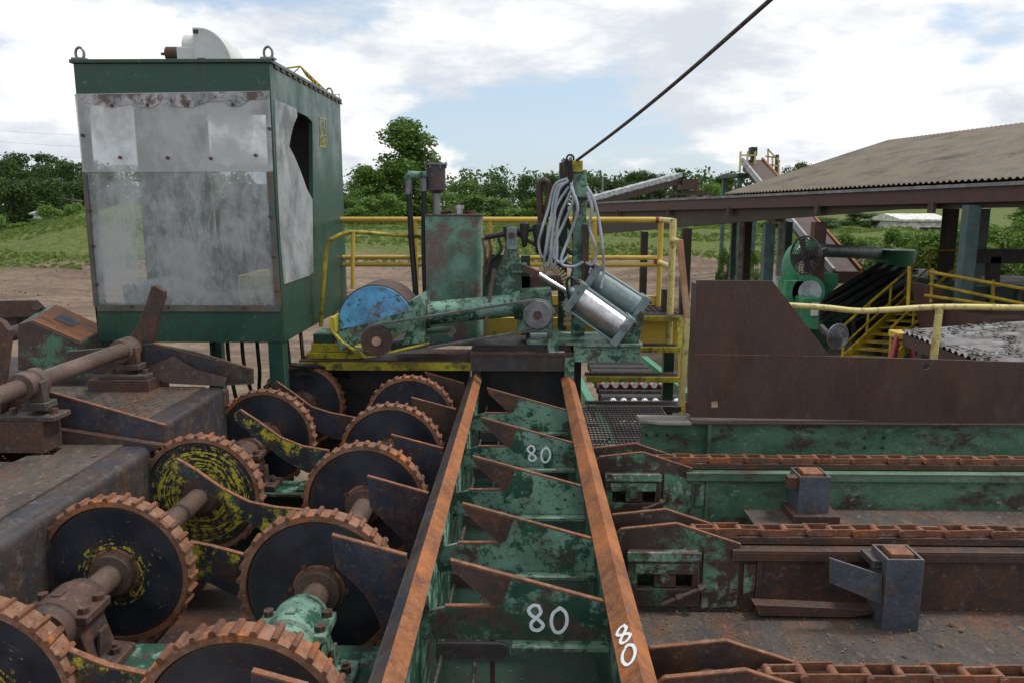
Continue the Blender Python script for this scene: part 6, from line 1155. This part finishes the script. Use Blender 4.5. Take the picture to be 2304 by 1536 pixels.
# far beam with the big brown plate
fb = thing('side_beam', 'green steel beam with holes and scratches under the big brown plate', 'beam', (2.5, 5.45, 1.6))
zb0, zb1 = A(1700, 1018, 5.42).z, A(1700, 950, 5.42).z; xl = A(1443, 960, 5.42).x
mb = MB(); mb.prism([[(xl, zb0 - .25), (xl, zb1 - .02), (xl + .02, zb1), (5.2, zb1), (5.2, zb0 - .25)]], 5.42, 5.435); mb.build('web', 'green_conv', fb)
mb = MB(); mb.box(xl + .34, 5.2, 5.36, 5.52, zb1 + .001, zb1 + .014); mb.build('top_flange', 'rust_brown', fb, .003)
mb = MB(); mb.prism([(xl - .02, 5.40), (xl + .14, 5.34), (xl + .34, 5.34), (xl + .34, 5.55), (xl - .02, 5.55)], zb1 + .001, zb1 + .02, 'z'); mb.build('end_cap_plate', 'wood_grey', fb, .002)
mb = MB(); a = A(1592, 980, 5.41); mb.box(a.x - .012, a.x + .012, 5.35, 5.42, zb0 - .2, zb1); mb.build('stiffener', 'green_conv', fb)
for px, py in ((1454, 977), (1477, 978), (1501, 977), (1945, 985), (1988, 983), (1945, 1006), (1985, 1006)):
    p = A(px, py, 5.419); mb = MB(); mb.cyl((p.x, 5.4155, p.z), (p.x, 5.4195, p.z), .012, n=12); mb.build('bolt_hole', 'black_iron', fb)
mb = MB(); mb.box(xl, 5.2, 5.436, 5.7, 1.4, zb0); mb.build('sub_beam', 'black_iron', fb)
bp2 = thing('side_plate', 'big dark brown steel side plate with slanted upper corner, right of the steps', 'steel plate', (2.4, 5.45, 2.6))
YP = 5.43
hole = [(1601, 902), (1616, 902), (1616, 916), (1601, 916)]; dh = [(2078, 818), (2092, 818), (2092, 826), (2086, 831), (2078, 830)]
mb = MB(); mb.prism([XZ([(1553, 938), (1560, 797), (1868, 801), (2700, 826), (2700, 958)], YP), XZ(hole, YP), XZ(dh, YP)], YP, YP + .014); mb.build('lower_plate', 'plate_brown', bp2)
mb = MB(); mb.prism(XZ([(1560, 796), (1567, 631), (1737, 632), (1868, 800)], YP + .003), YP + .003, YP + .0155); mb.build('upper_plate', 'plate_brown', bp2)
mb = MB(); mb.bar(A(1561, 797, YP), A(1868, 801, YP), .006, .004); mb.build('weld_seam', 'rust_edge', bp2)
a = A(1556, 938, YP); mb = MB(); mb.box(a.x, a.x + .012, YP + .0145, YP + .18, a.z, A(1567, 640, YP).z); mb.build('return_flange', 'plate_brown', bp2)
yr = thing('bent_pipe_rail', 'pale yellow chipped pipe rail behind the brown plate', 'railing', (3, 6.1, 2.9))
YQ = 6.1
mb = MB(); mb.tube(smooth_path([A(1740, 686, YQ), A(1850, 692, YQ), A(1930, 700, YQ), A(2010, 697, YQ), A(2120, 691, YQ), A(2304, 693, YQ), A(2600, 696, YQ)], 6), .024, 12); mb.build('top_pipe', 'yellow_pale', yr)
mb = MB(); mb.tube([A(2114, 694, YQ), A(2098, 830, YQ)], .028, 10); mb.build('post', 'yellow_pale', yr)
mb = MB(); mb.tube([A(2480, 694, YQ), A(2470, 840, YQ)], .028, 10); mb.build('post', 'yellow_pale', yr)

# ---------------------------------------------------------------- bark and sawdust lying on the decks
def litter(nm, lab, x0, x1, y0, y1, z, n, seed):
    rs = random.Random(seed); mb = MB()
    for k in range(n):
        v = rs.random(); v = v * v if rs.random() < .6 else v                # more of it swept into the far edge
        x, y = rs.uniform(x0, x1), y1 - (y1 - y0) * v; s = rs.uniform(.0015, .0055) * (2.4 if rs.random() < .03 else 1); a = rs.uniform(0, 3.14); c, d = math.cos(a) * s * 1.8, math.sin(a) * s * 1.8
        mb.add([(x - c, y - d, z), (x + d * .4, y - c * .4, z + s * .5), (x + c, y + d, z + s * .2), (x - d * .4, y + c * .4, z + s * .6)], [(0, 1, 2, 3)])
    tag(mb.build(nm, 'chips', smooth=False), lab, 'litter', kind='stuff')
metal('chips', (0.20, 0.13, 0.075), [((0.09, 0.06, 0.04), .5, 30, 1), ((0.34, 0.24, 0.14), .3, 50, 1)], rough=.9, bump=0)
litter('bark_litter', 'bark chips and sawdust on the deck plate before the middle chain conveyor', .52, 3.5, 2.5, 3.40, 2.150, 1500, 1)
litter('bark_litter', 'bark chips along the deck plate behind the middle chain conveyor', 1.3, 4.3, 3.68, 4.48, 2.2195, 900, 2)
litter('bark_litter', 'bark chips scattered on the left lower deck', -3.9, -2.4, 2.0, 4.40, 2.6165, 900, 3)
litter('bark_litter', 'bark chips on the left tread sheet', -3.4, -2.3, 4.48, 5.42, 2.7215, 700, 4)
litter('bark_litter', 'bark and sawdust lying on the added dark shade sheet under the wheels', -2.35, -.5, 1.2, 7.2, 1.3215, 2500, 5)
litter('bark_litter', 'bark chips in the green trough between the rails', -.38, .3, 1.2, 6.4, 2.0015, 700, 6)
